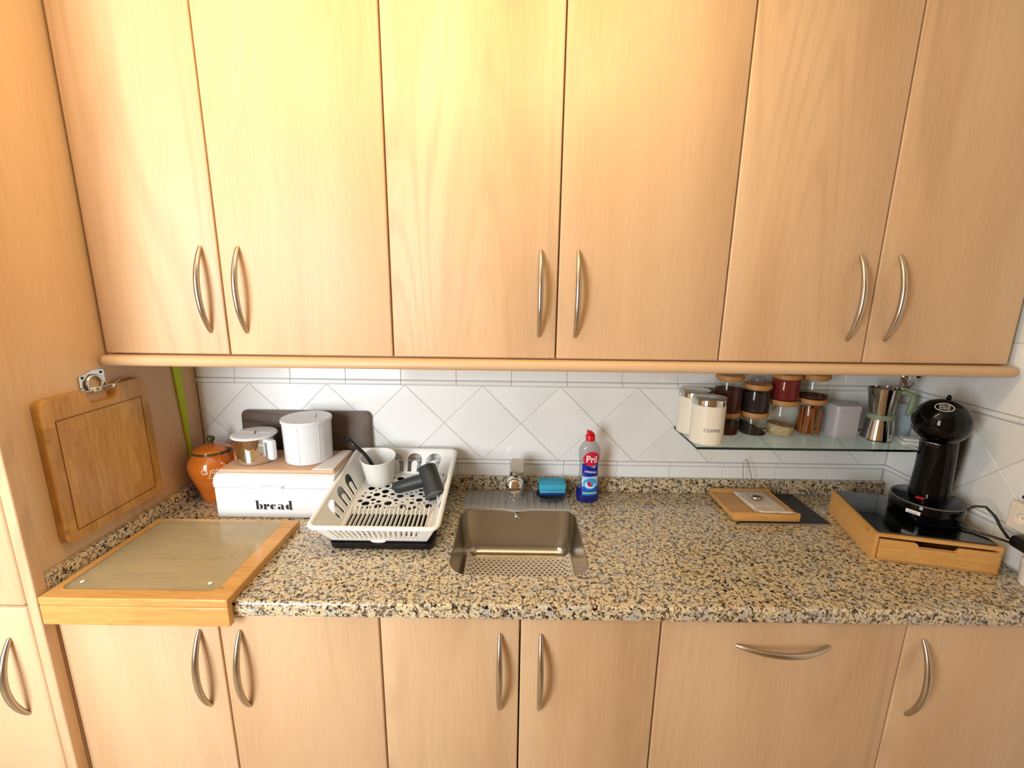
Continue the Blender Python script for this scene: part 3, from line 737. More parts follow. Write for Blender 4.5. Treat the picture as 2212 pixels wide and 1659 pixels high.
# juice groove: a square ring sunk into the face
g = [(-.132, .022), (.132, .022), (.132, .318), (-.132, .318)]
gi = [(u*.968, .17+(v-.17)*.972) for u, v in g]
plate(g, [gi], .006, lambda u, v, w: (w+.0205, u, v), bmc)
tm = o.matrix_basis.copy(); o.parent = None; cut(o, bmc); o.parent = t
bm = B(); bm.from_mesh(o.data); bm.normal_update()
bm.to_mesh(o.data); bm.free(); o.data.materials.clear(); o.data.materials.append(MATS['bamboo_hang'])
for p in o.data.polygons: p.material_index = 0
t = thing('board_hook', 'chrome square bracket with a ring, holding the hung bamboo board', 'hook', (XL, -.398, 1.362))
bm = plate([(-.040, .010), (-.036, -.002), (.034, .004), (.036, .05), (.030, .054), (0, .055), (-.030, .046), (-.040, .044)], [arc(-.002, .020, .0215, .021, 0, 345, 18)], .003, lambda u, v, w: (w+.0005, u, v))
ob('bracket_plate', bm, 'chrome_lid', t)
bm = B(); tube(bm, [(.008, .0225*math.cos(2*PI*i/28)-.002, .020+.022*math.sin(2*PI*i/28)) for i in range(28)], .0035, 8, closed=True); ob('ring', bm, 'chrome', t, smooth=True)
for y, z in ((-.030, .040), (.026, .046)):
    bm = B(); lathe(bm, [(.004, 0), (.0035, .0015), (0, .002)], 10); ob('screw', bm, 'charcoal', t, loc=(.0035, y, z), rot=(0, PI/2, 0))
for y in (-.028, .030):
    bm = B(); tube(bm, [(.003, y, .004), (.020, y, .002), (.029, y, .004), (.031, y, .012)], .0038, 8); ob('peg', bm, 'chrome', t, smooth=True)
bm = B(); tube(bm, [(.016, -.030, .010), (.018, .01, .0095), (.018, .05, .0105), (.017, .062, .015), (.016, .070, .024)], .0022, 8); ob('wire_arm', bm, 'chrome', t, smooth=True)

# ------------------------------------------------------------------ lipped board with glass plate
CX0, CX1, CY0, CY1, CT = -1.117, -.668, -.667, -.293, .022
t = thing('lipped_board', 'pale bamboo worktop board with a front lip hooked over the granite edge', 'chopping board', ((CX0+CX1)/2, (CY0+CY1)/2, ZC))
hx, hy = (CX1-CX0)/2, (CY1-CY0)/2
o = ob('board', bbox(-hx, hx, -hy, hy, .0006, CT, .003, 2), 'bamboo_board', t)
o.parent = None; cut(o, plate(rrect(-hx+.020, hx-.045, -hy+.032, hy-.006, .02, 5), [], .01, lambda u, v, w: (u, v, w+CT-.006))); o.parent = t
o.data.materials.clear(); o.data.materials.append(MATS['bamboo_board'])
bm = bbox(-hx, hx, -hy, -hy+.0185, -.052, .0004, .003, 2); ob('front_lip', bm, 'bamboo_board', t)
bm = plate(rrect(-hx+.021, hx-.047, -hy+.034, hy-.007, .018, 5), [], .005); gl = ob('glass_plate', bm, 'board_glass', t, loc=(0, 0, CT-.0055))
for x in (-hx+.05, hx-.08):
    bm = B(); lathe(bm, [(.005, 0), (.0045, .0012), (0, .0016)], 12); ob('rubber_foot', bm, 'plastic_white', gl, loc=(x, -hy+.062, .005))

# ------------------------------------------------------------------ dish rack (tilted: its back rides on the upstand)
TILT = math.radians(9)
RX = -.384
t = thing('dish_rack', 'white plastic dish rack with arched slots and a dotted floor', 'dish rack', (RX, -.409, ZC+.0255), (TILT, 0, 0))
FW0, FW1 = -.135, .140; FD = .350   # floor: half widths about RX, depth
RW0, RW1, RF, RB, RH = -.179, .180, -.042, .394, .076   # rim
holes = []
rr = random.Random(3)
placed = []
tries = 0
for nmax, rs in ((20, (.0115, .013)), (44, (.008, .0095)), (90, (.0045, .006))):
    tries = 0
    while len(placed) < nmax and tries < 4000:
        tries += 1
        r = rr.uniform(*rs); u = rr.uniform(FW0+.022, FW1-.022); v = rr.uniform(.146, FD-.02)
        if all((u-a)**2+(v-b)**2 > (r+c_+.0034)**2 for a, b, c_ in placed): placed.append((u, v, r))
for u, v, r in placed: holes.append([(u+r*math.cos(2*PI*i/12), v+r*math.sin(2*PI*i/12)) for i in range(12)])
ns = 18; pit = (FW1-FW0-.03)/ns
for i in range(ns):
    u = FW0+.015+pit*(i+.5); holes.append([(u-pit*.28, .018), (u+pit*.28, .018), (u+pit*.28, .118), (u-pit*.28, .118)])
bm = plate(rrect(FW0, FW1, 0, FD, .02, 5), holes, .003); ob('basket_floor', bm, 'plastic_white', t)
for i in range(ns+1):   # upright plate dividers
    u = FW0+.015+pit*i
    bm = B(); prism([(.012, .003), (.124, .003), (.140, .020), (.128, .020), (.108, .009), (.03, .009), (.014, .022), (.006, .020)], .0028, lambda a, b, w: (u-.0014+w, a, b), bm); ob('plate_divider', bm, 'plastic_white', t)
def wall(p00, p10, p11, p01, holes_n, nm='side_wall'):
    """sloped wall, unit square (s,h) -> quad; holes in unit coords"""
    p = [Vector(x) for x in (p00, p10, p11, p01)]; nrm = (p[1]-p[0]).cross(p[3]-p[0]).normalized()
    def mp(s, h, w):
        a = p[0].lerp(p[1], s); b = p[3].lerp(p[2], s); return a.lerp(b, h)+nrm*w
    bm = plate([(q/24, 0) for q in range(25)]+[(1, 1)]+[(1-q/24, 1) for q in range(1, 25)], holes_n, .0025, mp)
    ob(nm, bm, 'plastic_white', t)
def arch(s, ws, h0, h1, asp, tongue=True):
    """inverted-U slot; asp = unit-h per unit-s so the arch comes out round"""
    ro, ri = ws, ws*.42; top = h1-ro*asp
    o_ = [(s+ro, h0)]+[(s+ro*math.cos(math.radians(a)), top+ro*asp*math.sin(math.radians(a))) for a in range(0, 181, 20)]+[(s-ro, h0)]
    if not tongue: return o_
    ti = lerp(h0, h1, .60)-ri*asp
    i_ = [(s-ri, h0)]+[(s+ri*math.cos(math.radians(a)), ti+ri*asp*math.sin(math.radians(a))) for a in range(180, -1, -30)]+[(s+ri, h0)]
    return o_+i_
zf = .0015
c00, c10, c11, c01 = (FW0, 0, zf), (FW1, 0, zf), (FW1, FD, zf), (FW0, FD, zf)
q = .0062; r00, r10, r11, r01 = (RW0+q, RF+q, RH), (RW1-q, RF+q, RH), (RW1-q, RB-q, RH), (RW0+q, RB-q, RH)
asp_s = .38/.086; asp_b = .30/.086
wall(c01, c00, r00, r01, [arch(.36+.175*i, .058, .10, .90, asp_s) for i in range(3)])
wall(c10, c11, r11, r10, [arch(.30+.175*i, .058, .10, .90, asp_s) for i in range(3)])
wall(c11, c01, r01, r11, [arch(.19+.215*i, .082, .10, .90, asp_b) for i in range(4)])
wall(c00, c10, r10, r00, [[(.10+.0475*i, .12), (.122+.0475*i, .12), (.122+.0475*i, .80), (.10+.0475*i, .80)] for i in range(17)])
bm = B(); rp = rrect(RW0, RW1, RF, RB, .022, 7); tube(bm, [(u, v, RH) for u, v in rp], .0078, 10, closed=True, flat=.85); ob('rim', bm, 'plastic_white', t, smooth=True)
bm = B(); prism(arc(0, 0, .022, .006, 180, 360, 10), .006, lambda u, v, w: (u, -.004+w, v+.001), bm); ob('pull_tab', bm, 'plastic_white', t, loc=(.0, -.002, .001))
t2 = thing('drip_tray', 'black drip tray under the white dish rack', 'tray', (RX, -.409, ZC+.0255), (TILT, 0, 0))
bm = B(); rings = []
for d, z in ((-.006, -.0235), (0, -.0225), (.002, -.004), (-.001, -.004), (-.004, -.019)):
    rings.append([bm.verts.new((u, v, z)) for u, v in rrect(FW0-.006-d, FW1+.02+d, -.010-d, FD+.004+d, .018, 5)])
for a, b in zip(rings, rings[1:]):
    for i in range(len(a)): bm.faces.new((a[i], a[(i+1) % len(a)], b[(i+1) % len(a)], b[i]))
bm.faces.new(rings[0][::-1]); bm.faces.new(rings[-1]); ob('tray', bm, 'black_plastic', t2, smooth=40)

def rk(x, y): return ZC+.0255+.0032+(y+.409)*math.tan(TILT)      # height of the rack floor
def tilted(name, label, cat, x, y, up_=0): 
    return thing(name, label, cat, (x, y, rk(x, y)+.0010+up_), (TILT, 0, 0))
t = tilted('utensil_cup', 'white plastic cutlery cup standing in the dish rack', 'cup', -.462, -.112)
bm = B(); lathe(bm, [(0, 0), (.044, 0), (.0465, .003), (.049, .03), (.0585, .094), (.0605, .097), (.0595, .099), (.056, .097), (.047, .03), (.044, .005), (0, .004)], 40); ob('cup', bm, 'plastic_white', t, smooth=50)
t = thing('dish_brush', 'black handled brush leaning out of the white cutlery cup', 'brush', (-.4625, -.120, rk(-.46, -.12)+.007))
hb = [(.004, .0, .004), (-.012, -.004, .040), (-.030, -.006, .078), (-.049, -.006, .104), (-.075, -.006, .128), (-.098, -.006, .152)]
bm = B(); tube(bm, hb, [.005, .006, .0065, .006, .0075, .008], 10); ob('handle', bm, 'black_plastic', t, smooth=True)
bm = B()
for i in range(60):
    a = Vector(hb[-1]) + Vector((rr.uniform(-.006, .006), rr.uniform(-.006, .006), rr.uniform(-.006, .006))); tube(bm, [a, a+Vector((-.011+rr.uniform(-.004, .004), rr.uniform(-.004, .004), .008+rr.uniform(-.003, .004)))], .0008, 3)
o = ob('bristles', bm, 'black_plastic', t); o['kind'] = 'stuff'
t = tilted('rotary_grater', 'charcoal rotary grater lying on the dish rack floor', 'grater', -.262, -.190, 0)
ax0, ax1 = Vector((-.022, .030, .088)), Vector((.014, -.040, .030)); ad = (ax1-ax0)
bm = B(); tube(bm, [ax0-ad*.02, ax0, ax0+ad*.5, ax1], [.022, .030, .0315, .033], 24); ob('drum_housing', bm, 'charcoal', t, smooth=50)
bm = B(); tube(bm, [ax1, ax1+ad*.06], [.0305, .0305], 24); tube(bm, [ax1+ad*.061, ax1+ad*.066], [.016, .016], 20); dr = ob('drum_ring', bm, 'grey_plastic', t, smooth=50)
bm = B(); tube(bm, [ax1+ad*.067+Vector((.0, 0, .004)), ax1+ad*.069+Vector((.0, 0, .004))], .014, 18); ob('drum_opening', bm, 'charcoal', t)
bm = B(); tube(bm, [ax0+ad*.45, (-.05, .0, .050), (-.085, -.004, .040), (-.120, -.006, .030), (-.131, -.006, .027)], [.020, .023, .022, .020, .013], 14); ob('handle', bm, 'charcoal', t, smooth=50)
bm = B(); tube(bm, [(-.126, -.020, .026), (-.127, -.0225, .0255)], .006, 12); ob('rivet', bm, 'chrome', t)
c0 = ax1+ad*.07+Vector((.005, 0, .003)); 
bm = B(); tube(bm, [c0, c0+Vector((.010, -.030, -.014)), c0+Vector((.016, -.050, -.021))], [.0035, .0038, .0045], 10); ob('crank', bm, 'plastic_lid', t, smooth=True)
bm = B(); tube(bm, [(-.01, -.035, .012), (.02, -.02, .012)], .0115, 12); ob('rest_foot', bm, 'black_plastic', t)

# ------------------------------------------------------------------ napkin holder on the dark board
bm = bbox(.750, 1.050, -.247, -.030, 0, .005, .001, 1)
for f in bm.faces:
    if f.normal.y < -.7: f.material_index = 1
tag(ob('slate_board', bm, ['slate', 'slate_edge'], loc=(0, 0, ZC+.0004)), 'thin black board lying on the granite beneath the bamboo napkin tray', 'board')
t = thing('napkin_tray', 'low bamboo napkin tray with raised front and back edges', 'tray', (.8445, -.136, ZC+.0056))
bm = B(); prism([(-.100, 0), (.100, 0), (.100, .026), (.086, .026), (.080, .016), (-.078, .016), (-.086, .028), (-.100, .028)], .218, lambda u, v, w: (w-.109, u, v), bm); bevel(bm, .003, 2); ob('tray', bm, 'bamboo_box', t, smooth=30)
bm = B(); W_ = [(.030, .102, .026), (.040, .1075, .05), (.032, .1085, .085)]
P = [(.048+.002, .103, .028), (.045, .110, .060), (.030, .111, .105), (.020, .111, .132), (.012, .111, .137), (.006, .111, .128), (.010, .110, .080), (.018, .103, .028)]
Q = []
for i in range(len(P)-1):
    p0, p1, p2, p3 = [Vector(P[max(0, min(len(P)-1, i+d))]) for d in (-1, 0, 1, 2)]
    for q in range(6):
        s = q/6; Q.append(.5*((2*p1)+(-p0+p2)*s+(2*p0-5*p1+4*p2-p3)*s*s+(-p0+3*p1-3*p2+p3)*s**3))
Q.append(Vector(P[-1])); tube(bm, [(a.x, min(a.y-.008, .100), a.z) for a in Q], .0012, 6); ob('wire_loop', bm, 'handle_metal', t, smooth=True)
t = thing('napkins', 'stack of cream patterned paper napkins in the bamboo tray', 'napkins', (.872, -.136, ZC+.0056+.0175))
for i in range(3):
    bm = B(); n = 10; g = [[bm.verts.new((lerp(-.055, .055, a/n)+lerp(.004, -.004, b/n)*i, lerp(-.102 if i == 2 else -.078, .079, b/n), .0035*i+.0045*(1 if b == 0 and i == 2 else 0)*0+(.011 if (i == 2 and b == 0) else 0)+(.008 if (i == 2 and b == 1) else 0)+.0006*math.sin(a*1.3+b+i))) for b in range(n+1)] for a in range(n+1)]
    for a in range(n):
        for b_ in range(n): bm.faces.new((g[a][b_], g[a+1][b_], g[a+1][b_+1], g[a][b_+1]))
    o = ob('napkin', bm, 'napkin', t, smooth=True, rot=(0, 0, math.radians(2-2*i))); md = o.modifiers.new('s', 'SOLIDIFY'); md.thickness = .0028; md.offset = 1
bm = B(); lathe(bm, [(0, 0), (.011, .0005), (.020, .004), (.022, .008), (.0185, .0135), (.010, .0175), (0, .0188)], 24); tag(ob('steel_weight', bm, 'brushed_steel', smooth=60, loc=(.860, -.128, ZC+.0056+.0175+.0105)), 'small round steel weight resting on the napkins', 'weight')

# ------------------------------------------------------------------ capsule box and coffee machine
BA = math.radians(-13.5); BW, BD, BHh = .300, .285, .082
t = thing('drawer_box', 'bamboo drawer box with a black top under the coffee machine', 'drawer box', (1.037, -.430, ZC+.0004), (0, 0, BA))
bm = B(); th = .010
box(bm, 0, th, 0, BD, 0, BHh-.0); box(bm, BW-th, BW, 0, BD, 0, BHh); box(bm, th, BW-th, BD-th, BD, 0, BHh)
box(bm, th, BW-th, 0, BD-th, 0, .006); box(bm, th, BW-th, 0, BD-th, BHh-.010, BHh-.001); ob('case', bm, 'bamboo_box', t)
bm = bbox(.008, BW-.008, .008, BD-.006, BHh+.0002, BHh+.003, .001, 1); ob('black_top', bm, 'glass_black', t)
x0, x1, z0, z1 = th+.003, BW-th+.004, .008, BHh-.016
bm = prism([(x0, z0), (x1, z0), (x1, z1), (.205, z1), (.200, z1-.004), (.197, z1-.0145), (.107, z1-.0145), (.104, z1-.004), (.100, z1), (x0, z1)], .012, lambda u, v, w: (u, -.006+w, v)); 
bevel(bm, .0015, 1); dw = ob('drawer', bm, 'bamboo_box', t)
bm = B(); box(bm, th+.006, BW-th-.006, .0065, BD-th-.02, .0085, .0125); ob('drawer_inside', bm, 'bamboo_box', dw)

CMX, CMY, CMZ = 1.262, -.320, ZC+.0004+BHh+.0035
CR = math.radians(-58)
t = thing('coffee_machine', 'glossy black capsule coffee machine with a ball-shaped head', 'coffee machine', (CMX, CMY, CMZ), (0, 0, CR))
# local: front = -y
bm = B(); lathe(bm, [(0, 0), (.083, 0), (.087, .004), (.088, .05), (.085, .058), (.079, .060), (0, .060)], 48, sy=1.04); ob('base', bm, 'black_gloss', t, smooth=50, loc=(.006, -.004, 0))
bm = B(); tube(bm, [(.006+.0855*math.cos(2*PI*i/48), -.004+.0855*1.04*math.sin(2*PI*i/48), .0575) for i in range(48)], .0022, 6, closed=True); ob('base_ring', bm, 'grey_plastic', t, smooth=True)
bm = B(); n = 22; rings = []
for z, rx, ry, oy_ in ((.055, .050, .046, .024), (.09, .048, .044, .025), (.14, .046, .042, .025), (.19, .045, .042, .022), (.225, .044, .042, .016), (.25, .043, .042, .01)):
    rings.append([bm.verts.new((rx*math.cos(2*PI*i/36), oy_+ry*math.sin(2*PI*i/36), z)) for i in range(36)])
for a, b in zip(rings, rings[1:]):
    for i in range(36): bm.faces.new((a[i], a[(i+1) % 36], b[(i+1) % 36], b[i]))
bm.faces.new(rings[0][::-1]); bm.faces.new(rings[-1]); ob('column', bm, 'black_gloss', t, smooth=50)
bm = B(); bmesh.ops.create_uvsphere(bm, u_segments=44, v_segments=26, radius=1, matrix=Matrix.Translation((0, -.004, .296)) @ Matrix.Diagonal((.0685, .0685, .068, 1))); hd = ob('head', bm, 'black_gloss', t, smooth=True)
HC = Vector((0, -.004, .296))
def hmap(u, v, off=.0006):     # point on the head around a centre direction
    e, a = math.radians(50), math.radians(-90+13)
    d = Vector((math.cos(e)*math.cos(a), math.cos(e)*math.sin(a), math.sin(e))); r_ = Vector((-math.sin(a), math.cos(a), 0)); u_ = d.cross(r_)*-1
    u_ = r_.cross(d)*-1; u_ = d.cross(r_)
    p = (d*.068+r_*u+u_*v).normalized()*(.0683+off); return HC+p
bm = B(); tube(bm, [hmap(.021*math.cos(2*PI*i/40), .0145*math.sin(2*PI*i/40)) for i in range(40)], .0009, 5, closed=True); lg = ob('badge_ring', bm, 'plastic_white', hd)
for s, z, sz in (('NESCAF\u00c9', .0065, .0062), ('DOLCE', 0.0, .0075), ('GUSTO', -.0068, .0068)):
    bm = text_bm(s, sz, lambda u, v, z=z: hmap(u, v+z)); ob('badge_lettering', bm, 'plastic_white', hd)
bm = B(); tube(bm, [(.0, .012, .358), (.001, .014, .368), (.001, .010, .372)], [.007, .006, .004], 10); ob('lever', bm, 'black_gloss', t, smooth=True)
bm = B(); tube(bm, [(.02*math.cos(math.radians(a)), -.055+.004*math.sin(math.radians(a)), .2335+.002) for a in range(200, 341, 20)], .0011, 6); ob('chrome_line', bm, 'chrome', t, smooth=True, loc=(0, .002, .004))
bm = B(); lathe(bm, [(.017, 0), (.014, -.012), (0, -.013)], 18); ob('nozzle', bm, 'black_plastic', t, loc=(0, -.036, .238))
bm = bbox(-.017, .017, -.0012, .0012, -.0055, .0055, .001, 1); ob('name_badge', bm, 'plastic_white', t, loc=(.004, -.0962, .034))
bm = text_bm('DeLonghi', .0062, lambda u, v: (u, 0, v)); ob('badge_lettering', bm, 'ink_black', t, loc=(.004, -.0978, .0335))
bm = bbox(-.010, .010, -.008, .008, 0, .003, .001, 1); ob('power_button', bm, 'red_light', t, loc=(-.002, -.036, .060))
# water tank wing at the back
bm = B(); rings = []
for z, oy_, rx, ry in ((.055, .055, .040, .022), (.10, .066, .044, .022), (.15, .074, .046, .020), (.20, .080, .047, .017), (.245, .084, .046, .014)):
    rings.append([bm.verts.new((rx*math.cos(2*PI*i/28), oy_+ry*math.sin(2*PI*i/28), z)) for i in range(28)])
for a, b in zip(rings, rings[1:]):
    for i in range(28): bm.faces.new((a[i], a[(i+1) % 28], b[(i+1) % 28], b[i]))
bm.faces.new(rings[0][::-1]); ob('water_tank', bm, 'tank_glass', t, smooth=True)
bm = B(); prism([(.040, .050), (.070, .060), (.096, .15), (.104, .245), (.098, .235), (.078, .14), (.052, .085)], .012, lambda u, v, w: (.028+w, u, v), bm); bevel(bm, .002, 2); ob('tank_bracket', bm, 'black_plastic', t)
# cords and sockets at the side wall
CMI = (Matrix.Translation((CMX, CMY, CMZ)) @ Matrix.Rotation(CR, 4, 'Z')).inverted()
def wc(x, y, z): return tuple(CMI @ Vector((x, y, z)))
bm = B(); P = [wc(1.300, -.375, 1.005), wc(1.318, -.385, 1.030), wc(1.335, -.396, 1.052), wc(1.350, -.412, 1.058), wc(1.360, -.432, 1.040), wc(1.362, -.452, 1.015), wc(1.360, -.475, 1.000), wc(1.358, -.500, .998), wc(1.357, -.52, 1.0)]
tube(bm, P, .0036, 8); pc = ob('power_cord', bm, 'black_plastic', t, smooth=True)
bm = B(); P = [wc(1.290, -.400, .9905), wc(1.315, -.425, .9895), wc(1.338, -.455, .9915), wc(1.352, -.49, .9935), wc(1.357, -.52, .995)]; tube(bm, P, .0033, 8); ob('cord_tail', bm, 'black_plastic', pc, smooth=True)
bm = bbox(-.018, .018, -.045, .045, -.016, .016, .008, 3); ob('plug', bm, 'black_plastic', pc, smooth=50, loc=wc(1.362, -.535, 1.000), rot=(math.radians(8), 0, math.radians(4)-CR))
t = thing('wall_socket', 'cream wall socket on the side wall above the black plug', 'socket', (XW-.0, -.53, 1.02))
o = ob('socket_box', bbox(-.028, -.001, -.085, .085, 0, .078, .006, 3), 'socket_cream')
cb = B()
def xcyl(x0, x1, y, z, r, n):
    prism([(y+r*math.cos(2*PI*i/n), z+r*math.sin(2*PI*i/n)) for i in range(n)], x1-x0, lambda u, v, w: (x0+w, u, v), cb)
for y in (.045, -.035): xcyl(-.032, -.020, y, .039, .0165, 24)
cut(o, cb); cb = B()
for y in (.045, -.035):
    for q in (-.008, .008): xcyl(-.026, -.006, y+q, .039, .0032, 10)
cut(o, cb); o.parent = t
o.data.materials.clear(); o.data.materials.append(MATS['socket_cream'])
for y in (.045, -.035):
    bm = B(); lathe(bm, [(.0205, 0), (.0195, .0025), (.0175, .0025), (.0165, .0)], 24); ob('socket_ring', bm, 'plastic_white', t, smooth=40, loc=(-.0278, y, .039), rot=(0, -PI/2, 0))
bm = bbox(-.022, -.001, -.07, .062, .082, .097, .004, 2); ob('cover_flap', bm, 'socket_cream', t, smooth=50)
bm = B(); lathe(bm, [(.005, -.004), (.0055, .004), (0, .005)], 10); ob('hinge_pin', bm, 'charcoal', t, loc=(-.013, .0645, .094), rot=(-PI/2, 0, 0))
t = thing('white_pot', 'small white plastic pot between the drawer box and side wall', 'pot', (1.372, -.540, ZC+.0004))
bm = B(); lathe(bm, [(0, 0), (.021, 0), (.0235, .003), (.0265, .062), (.0275, .064), (.0275, .070), (.025, .072), (0, .072)], 28); ob('pot', bm, 'plastic_white', t, smooth=40)
bm = B(); tube(bm, [(1.362, -.585, ZC+.0095), (1.385, -.60, ZC+.0095)], .009, 10); tag(ob('black_plug', bm, 'black_plastic', smooth=50), 'black plug end lying on the granite beside the white pot', 'plug')

# ------------------------------------------------------------------ glass shelf and what stands on it
ZS = 1.155
bm = B(); box(bm, .597, XW-.0005, -.216, -.0005, ZS-.008, ZS)
bm.faces.ensure_lookup_table()
for f in bm.faces:
    f.normal_update()
    if abs(f.normal.z) < .5: f.material_index = 1
t = thing('glass_shelf', 'clear glass wall shelf with dark edges, carrying the jars', 'shelf', (1.0, -.1, ZS))
o = ob('glass_pane', bm, ['glass_green', 'glass_edge'], t); o.location = (-1.0, .1, -ZS)
for x in (.72, 1.30):
    bm = bbox(-.012, .012, -.018, .0995, -.019, -.0085, .002, 1)
    bm = bbox(x-1.0-.010, x-1.0+.010, .072, .0990, -.016, -.0085, .002, 1); ob('shelf_clip', bm, 'chrome_lid', t)
ZS += .0004
def canister(x, y, r, h, label, txt, m, rz=0):
    t = thing('canister', label, 'canister', (x, y, ZS), (0, 0, rz), 'lidded canisters on the glass shelf')
    bm = B(); lathe(bm, [(0, 0), (r-.003, 0), (r, .003), (r, h-.022), (0, h-.022)], 48); ob('body', bm, m, t, smooth=40)
    bm = B(); lathe(bm, [(r+.0012, 0), (r+.0015, .019), (r-.001, .0225), (r-.004, .0228), (r-.006, .0212), (0, .0212)], 48); ob('lid', bm, 'chrome_lid', t, smooth=40, loc=(0, 0, h-.0218))
    if txt:
        bm = text_bm(txt, .0155, lambda u, v: ((r+.0004)*math.cos(-PI/2+u/r), (r+.0004)*math.sin(-PI/2+u/r), .052+v), bold=0, spacing=1.02); ob('lettering', bm, 'ink_black', t)
canister(.646, -.160, .0525, .153, 'cream canister lettered COFFEE with a shiny steel lid', 'COFFEE', 'canister_cream', math.radians(-4))
canister(.640, -.0535, .0520, .153, 'plain cream canister with a steel lid, behind the coffee canister', None, 'canister_cream')
def glass_jar(x, y, z, r, h, label, fill=None, fh=.5, lid='wood', slope=0, up=False, fmat=None):
    t = thing('glass_jar', label, 'jar', (x, y, z), group='glass storage jars')
    lh = .013
    bm = B(); lathe(bm, [(0, 0), (r-.004, 0), (r-.001, .002), (r, .006), (r, h-lh-.012), (r-.002, h-lh-.004), (r-.004, h-lh)], 36); ob('glass', bm, 'glass_clear', t, smooth=50)
    if fill:
        bm = B(); n = 28; fr = r-.0022; top = []; bot = []
        for i in range(n):
            a = 2*PI*i/n; top.append(bm.verts.new((fr*math.cos(a), fr*math.sin(a), max(.006, h*fh - slope*fr*math.cos(a))))); bot.append(bm.verts.new((fr*math.cos(a), fr*math.sin(a), .003)))
        for i in range(n): bm.faces.new((bot[i], bot[(i+1) % n], top[(i+1) % n], top[i]))
        c_ = bm.verts.new((0, 0, h*fh+.003))
        for i in range(n): bm.faces.new((top[i], top[(i+1) % n], c_))
        bm.faces.new(bot[::-1]); ob('contents', bm, fill, t, smooth=40)
    bm = B(); lathe(bm, [(0, -.006), (r-.006, -.006), (r-.006, 0), (r+.0008, 0), (r+.0012, lh*.7), (r-.0006, lh), (0, lh)], 36); lo = ob('lid', bm, 'jar_wood', t, smooth=40, loc=(0, 0, h-lh))
    if lid == 'knob':
        bm = B(); lathe(bm, [(.020, 0), (.0235, .008), (.0235, .018), (.019, .026), (0, .028)], 24); ob('glass_knob', bm, 'bottle_clear', lo, smooth=60, loc=(0, 0, lh))
    return t
R = .0455; JY = -.062
JX = [.752, .851, .949, 1.047]
glass_jar(JX[0], JY, ZS, R, .081, 'short glass jar of reddish spice behind the coffee canister, wooden lid', 'spice_maroon', .52)
glass_jar(JX[0], JY, ZS+.0812, R, .128, 'wood-lidded glass jar half full of dark maroon spice, stacked on another jar', 'spice_maroon', .62)
glass_jar(JX[1], JY, ZS, R, .081, 'short glass jar with a sloping heap of dark peppercorns, under the knobbed jar', 'spice_dark', .34, slope=.5)
glass_jar(JX[1], JY, ZS+.0812, R, .098, 'glass jar of black tea leaves with a clear knob on its lid', 'spice_dark', .72, lid='knob')
glass_jar(JX[2], JY, ZS, R, .125, 'glass jar with a low layer of pale oats, wooden lid', 'oats', .27, slope=.12)
glass_jar(JX[2], JY, ZS+.1252, R, .090, 'glass jar filled with bright red spice, stacked on the oats jar', 'spice_red', .80)
cj = glass_jar(JX[3], JY, ZS, R, .131, 'glass jar of cinnamon sticks, wooden lid')
for i in range(24):
    a = rr.uniform(0, 2*PI); q = .034*math.sqrt(rr.random()); x, y = q*math.cos(a), q*math.sin(a); dx, dy = rr.uniform(-.011, .011), rr.uniform(-.011, .011)
    bm = B(); tube(bm, [(x-dx*.5, y-dy*.5, .006), (x+dx*.5, y+dy*.5, rr.uniform(.085, .11))], rr.uniform(.0045, .0062), 8); ob('cinnamon_stick', bm, 'cinnamon', cj, smooth=60)
glass_jar(JX[3], JY, ZS+.1312, R, .085, 'nearly empty glass jar stacked on the cinnamon jar', 'spice_maroon', .13)
t = thing('tin_box', 'pale grey square tin with a hinged lid on the glass shelf', 'tin', (1.152, -.066, ZS))
bm = B(); prism(rrect(-.043, .043, -.043, .043, .012, 5), .094, None, bm); ob('body', bm, 'tin_grey', t, smooth=40)
bm = B(); prism(rrect(-.0445, .0445, -.0445, .0445, .0125, 5), .018, None, bm); bevel(bm, .0025, 2, [e for e in bm.edges if all(v.co.z > .017 for v in e.verts)]); ob('lid', bm, 'tin_grey', t, smooth=40, loc=(0, 0, .0945))

t = thing('moka_pot', 'steel moka pot with sage green collar and handle, lid open', 'moka pot', (1.257, -.108, ZS), (0, 0, math.radians(-16)))
seg = 40
bm = B(); lathe(bm, [(0, 0), (.046, 0), (.0475, .003), (.0470, .006), (.0385, .073), (0, .073)], seg); ob('boiler', bm, 'chrome_lid', t, smooth=40)
bm = B(); lathe(bm, [(.0385, 0), (.0400, .001), (.0400, .017), (.0380, .018), (0, .018)], seg); ob('collar', bm, 'sage', t, smooth=40, loc=(0, 0, .073))
bm = B(); lathe(bm, [(.034, .0), (.0340, .004), (.0405, .088), (.0395, .0885), (.0330, .006), (0, .005)], seg)
for v in bm.verts:
    if v.co.z > .06 and v.co.x < -.033: v.co.x -= .011*(v.co.z-.06)/.028*max(0, (-v.co.x-.033)/.007)
ob('jug', bm, 'chrome_lid', t, smooth=40, loc=(0, 0, .091))
bm = B(); tube(bm, [(.038, 0, .168), (.060, 0, .166), (.078, 0, .160), (.083, 0, .146), (.081, 0, .12), (.076, 0, .098), (.072, 0, .088)], [.007, .008, .009, .010, .010, .008, .005], 10, flat=1.0); ob('handle', bm, 'sage', t, smooth=True)
bm = B(); lathe(bm, [(.0395, 0), (.0395, .003), (.032, .012), (.015, .019), (0, .021)], 32); lo = ob('lid', bm, 'chrome_lid', t, smooth=50, loc=(.052, 0, .222), rot=(0, math.radians(82), 0))
bm = B(); lathe(bm, [(.004, 0), (.004, .004), (.008, .008), (.008, .015), (0, .017)], 14); ob('lid_knob', bm, 'black_plastic', lo, smooth=50, loc=(0, 0, .020))
bm = bbox(-.005, .005, -.008, .008, -.004, .004, .0015, 1); ob('hinge', bm, 'chrome_lid', t, loc=(.043, 0, .181))

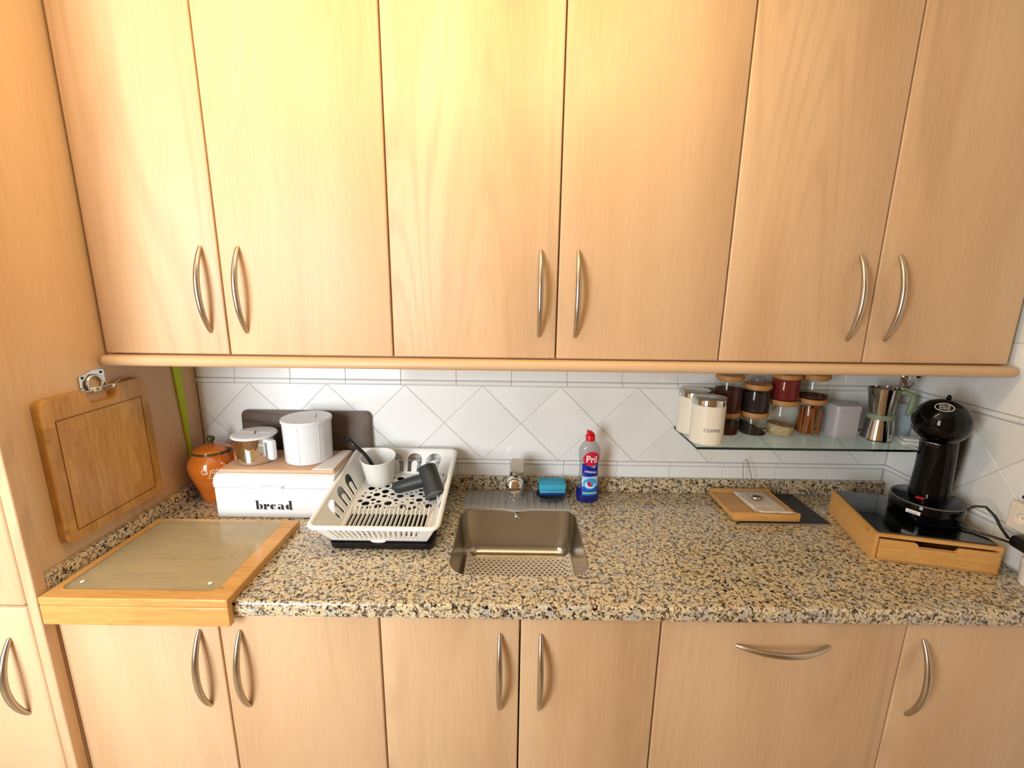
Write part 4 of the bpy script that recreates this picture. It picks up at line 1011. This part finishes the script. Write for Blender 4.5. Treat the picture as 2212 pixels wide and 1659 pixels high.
t = thing('power_adapter', 'white power adapter with a thin dangling cable on the glass shelf', 'adapter', (1.322, -.168, ZS), (0, 0, math.radians(-22)))
bm = bbox(-.030, .030, -.026, .026, 0, .015, .004, 3); ob('case', bm, 'plastic_white', t, smooth=50)
bm = bbox(-.026, .026, -.020, .020, 0, .009, .003, 2); ob('coiled_lead', bm, 'plastic_lid', t, smooth=50, loc=(.002, .004, .0152))
bm = B(); tube(bm, [(-.020, -.026, .006), (-.014, -.036, .006), (-.002, -.050, .0045), (.003, -.058, .001), (.006, -.063, -.008), (.009, -.065, -.04), (.016, -.066, -.085), (.020, -.068, -.115)], .0016, 6); ob('cable', bm, 'plastic_white', t, smooth=True)
t = thing('foil_pouch', 'grey-blue pouch standing behind the moka pot handle', 'pouch', (1.352, -.060, ZS), (0, 0, math.radians(-10)))
bm = B(); rings = []
for z, w, d in ((0, .036, .022), (.03, .038, .024), (.07, .038, .016), (.10, .038, .004), (.112, .038, .0015)):
    rings.append([bm.verts.new((w*(1 if i < 2 else -1)*(-1 if i in (0, 3) else 1) if False else (-w, w, w, -w)[i], (-d, -d, d, d)[i], z)) for i in range(4)])
for a, b in zip(rings, rings[1:]):
    for i in range(4): bm.faces.new((a[i], a[(i+1) % 4], b[(i+1) % 4], b[i]))
bm.faces.new(rings[0][::-1]); bm.faces.new(rings[-1]); bevel(bm, .003, 2); ob('pouch', bm, 'pouch', t, smooth=50)

# ------------------------------------------------------------------ ceiling spot bar (out of frame, lights the cabinets)
t = thing('ceiling_spot_bar', 'white ceiling bar with three warm spot bulbs', 'ceiling light', (-.145, -.80, 2.53))
bm = bbox(-.85, .85, -.03, .03, -.02, .019, .005, 2); ob('bar', bm, 'bulb_shell', t)
for lx, ly, lz in LAMPS:
    bm = B(); lathe(bm, [(.012, .09), (.012, .06), (.032, .045), (.036, .0), (.033, .0), (.028, .04), (.0, .05)], 20); sh = ob('spot_shade', bm, 'bulb_shell', t, smooth=40, loc=(lx+.145, 0, lz-2.53+.02))
    bm = B(); bmesh.ops.create_uvsphere(bm, u_segments=16, v_segments=10, radius=.022); ob('bulb', bm, 'bulb_glass', sh, smooth=True, loc=(0, 0, .012))
    d = bpy.data.lights.new('ceiling_lamp_offscreen', 'POINT'); d.energy = LAMP_W; d.color = (1, .77, .40); d.shadow_soft_size = .03
    o = bpy.data.objects.new('ceiling_lamp_offscreen', d); COL.objects.link(o); o.location = (lx, ly, lz-.03)
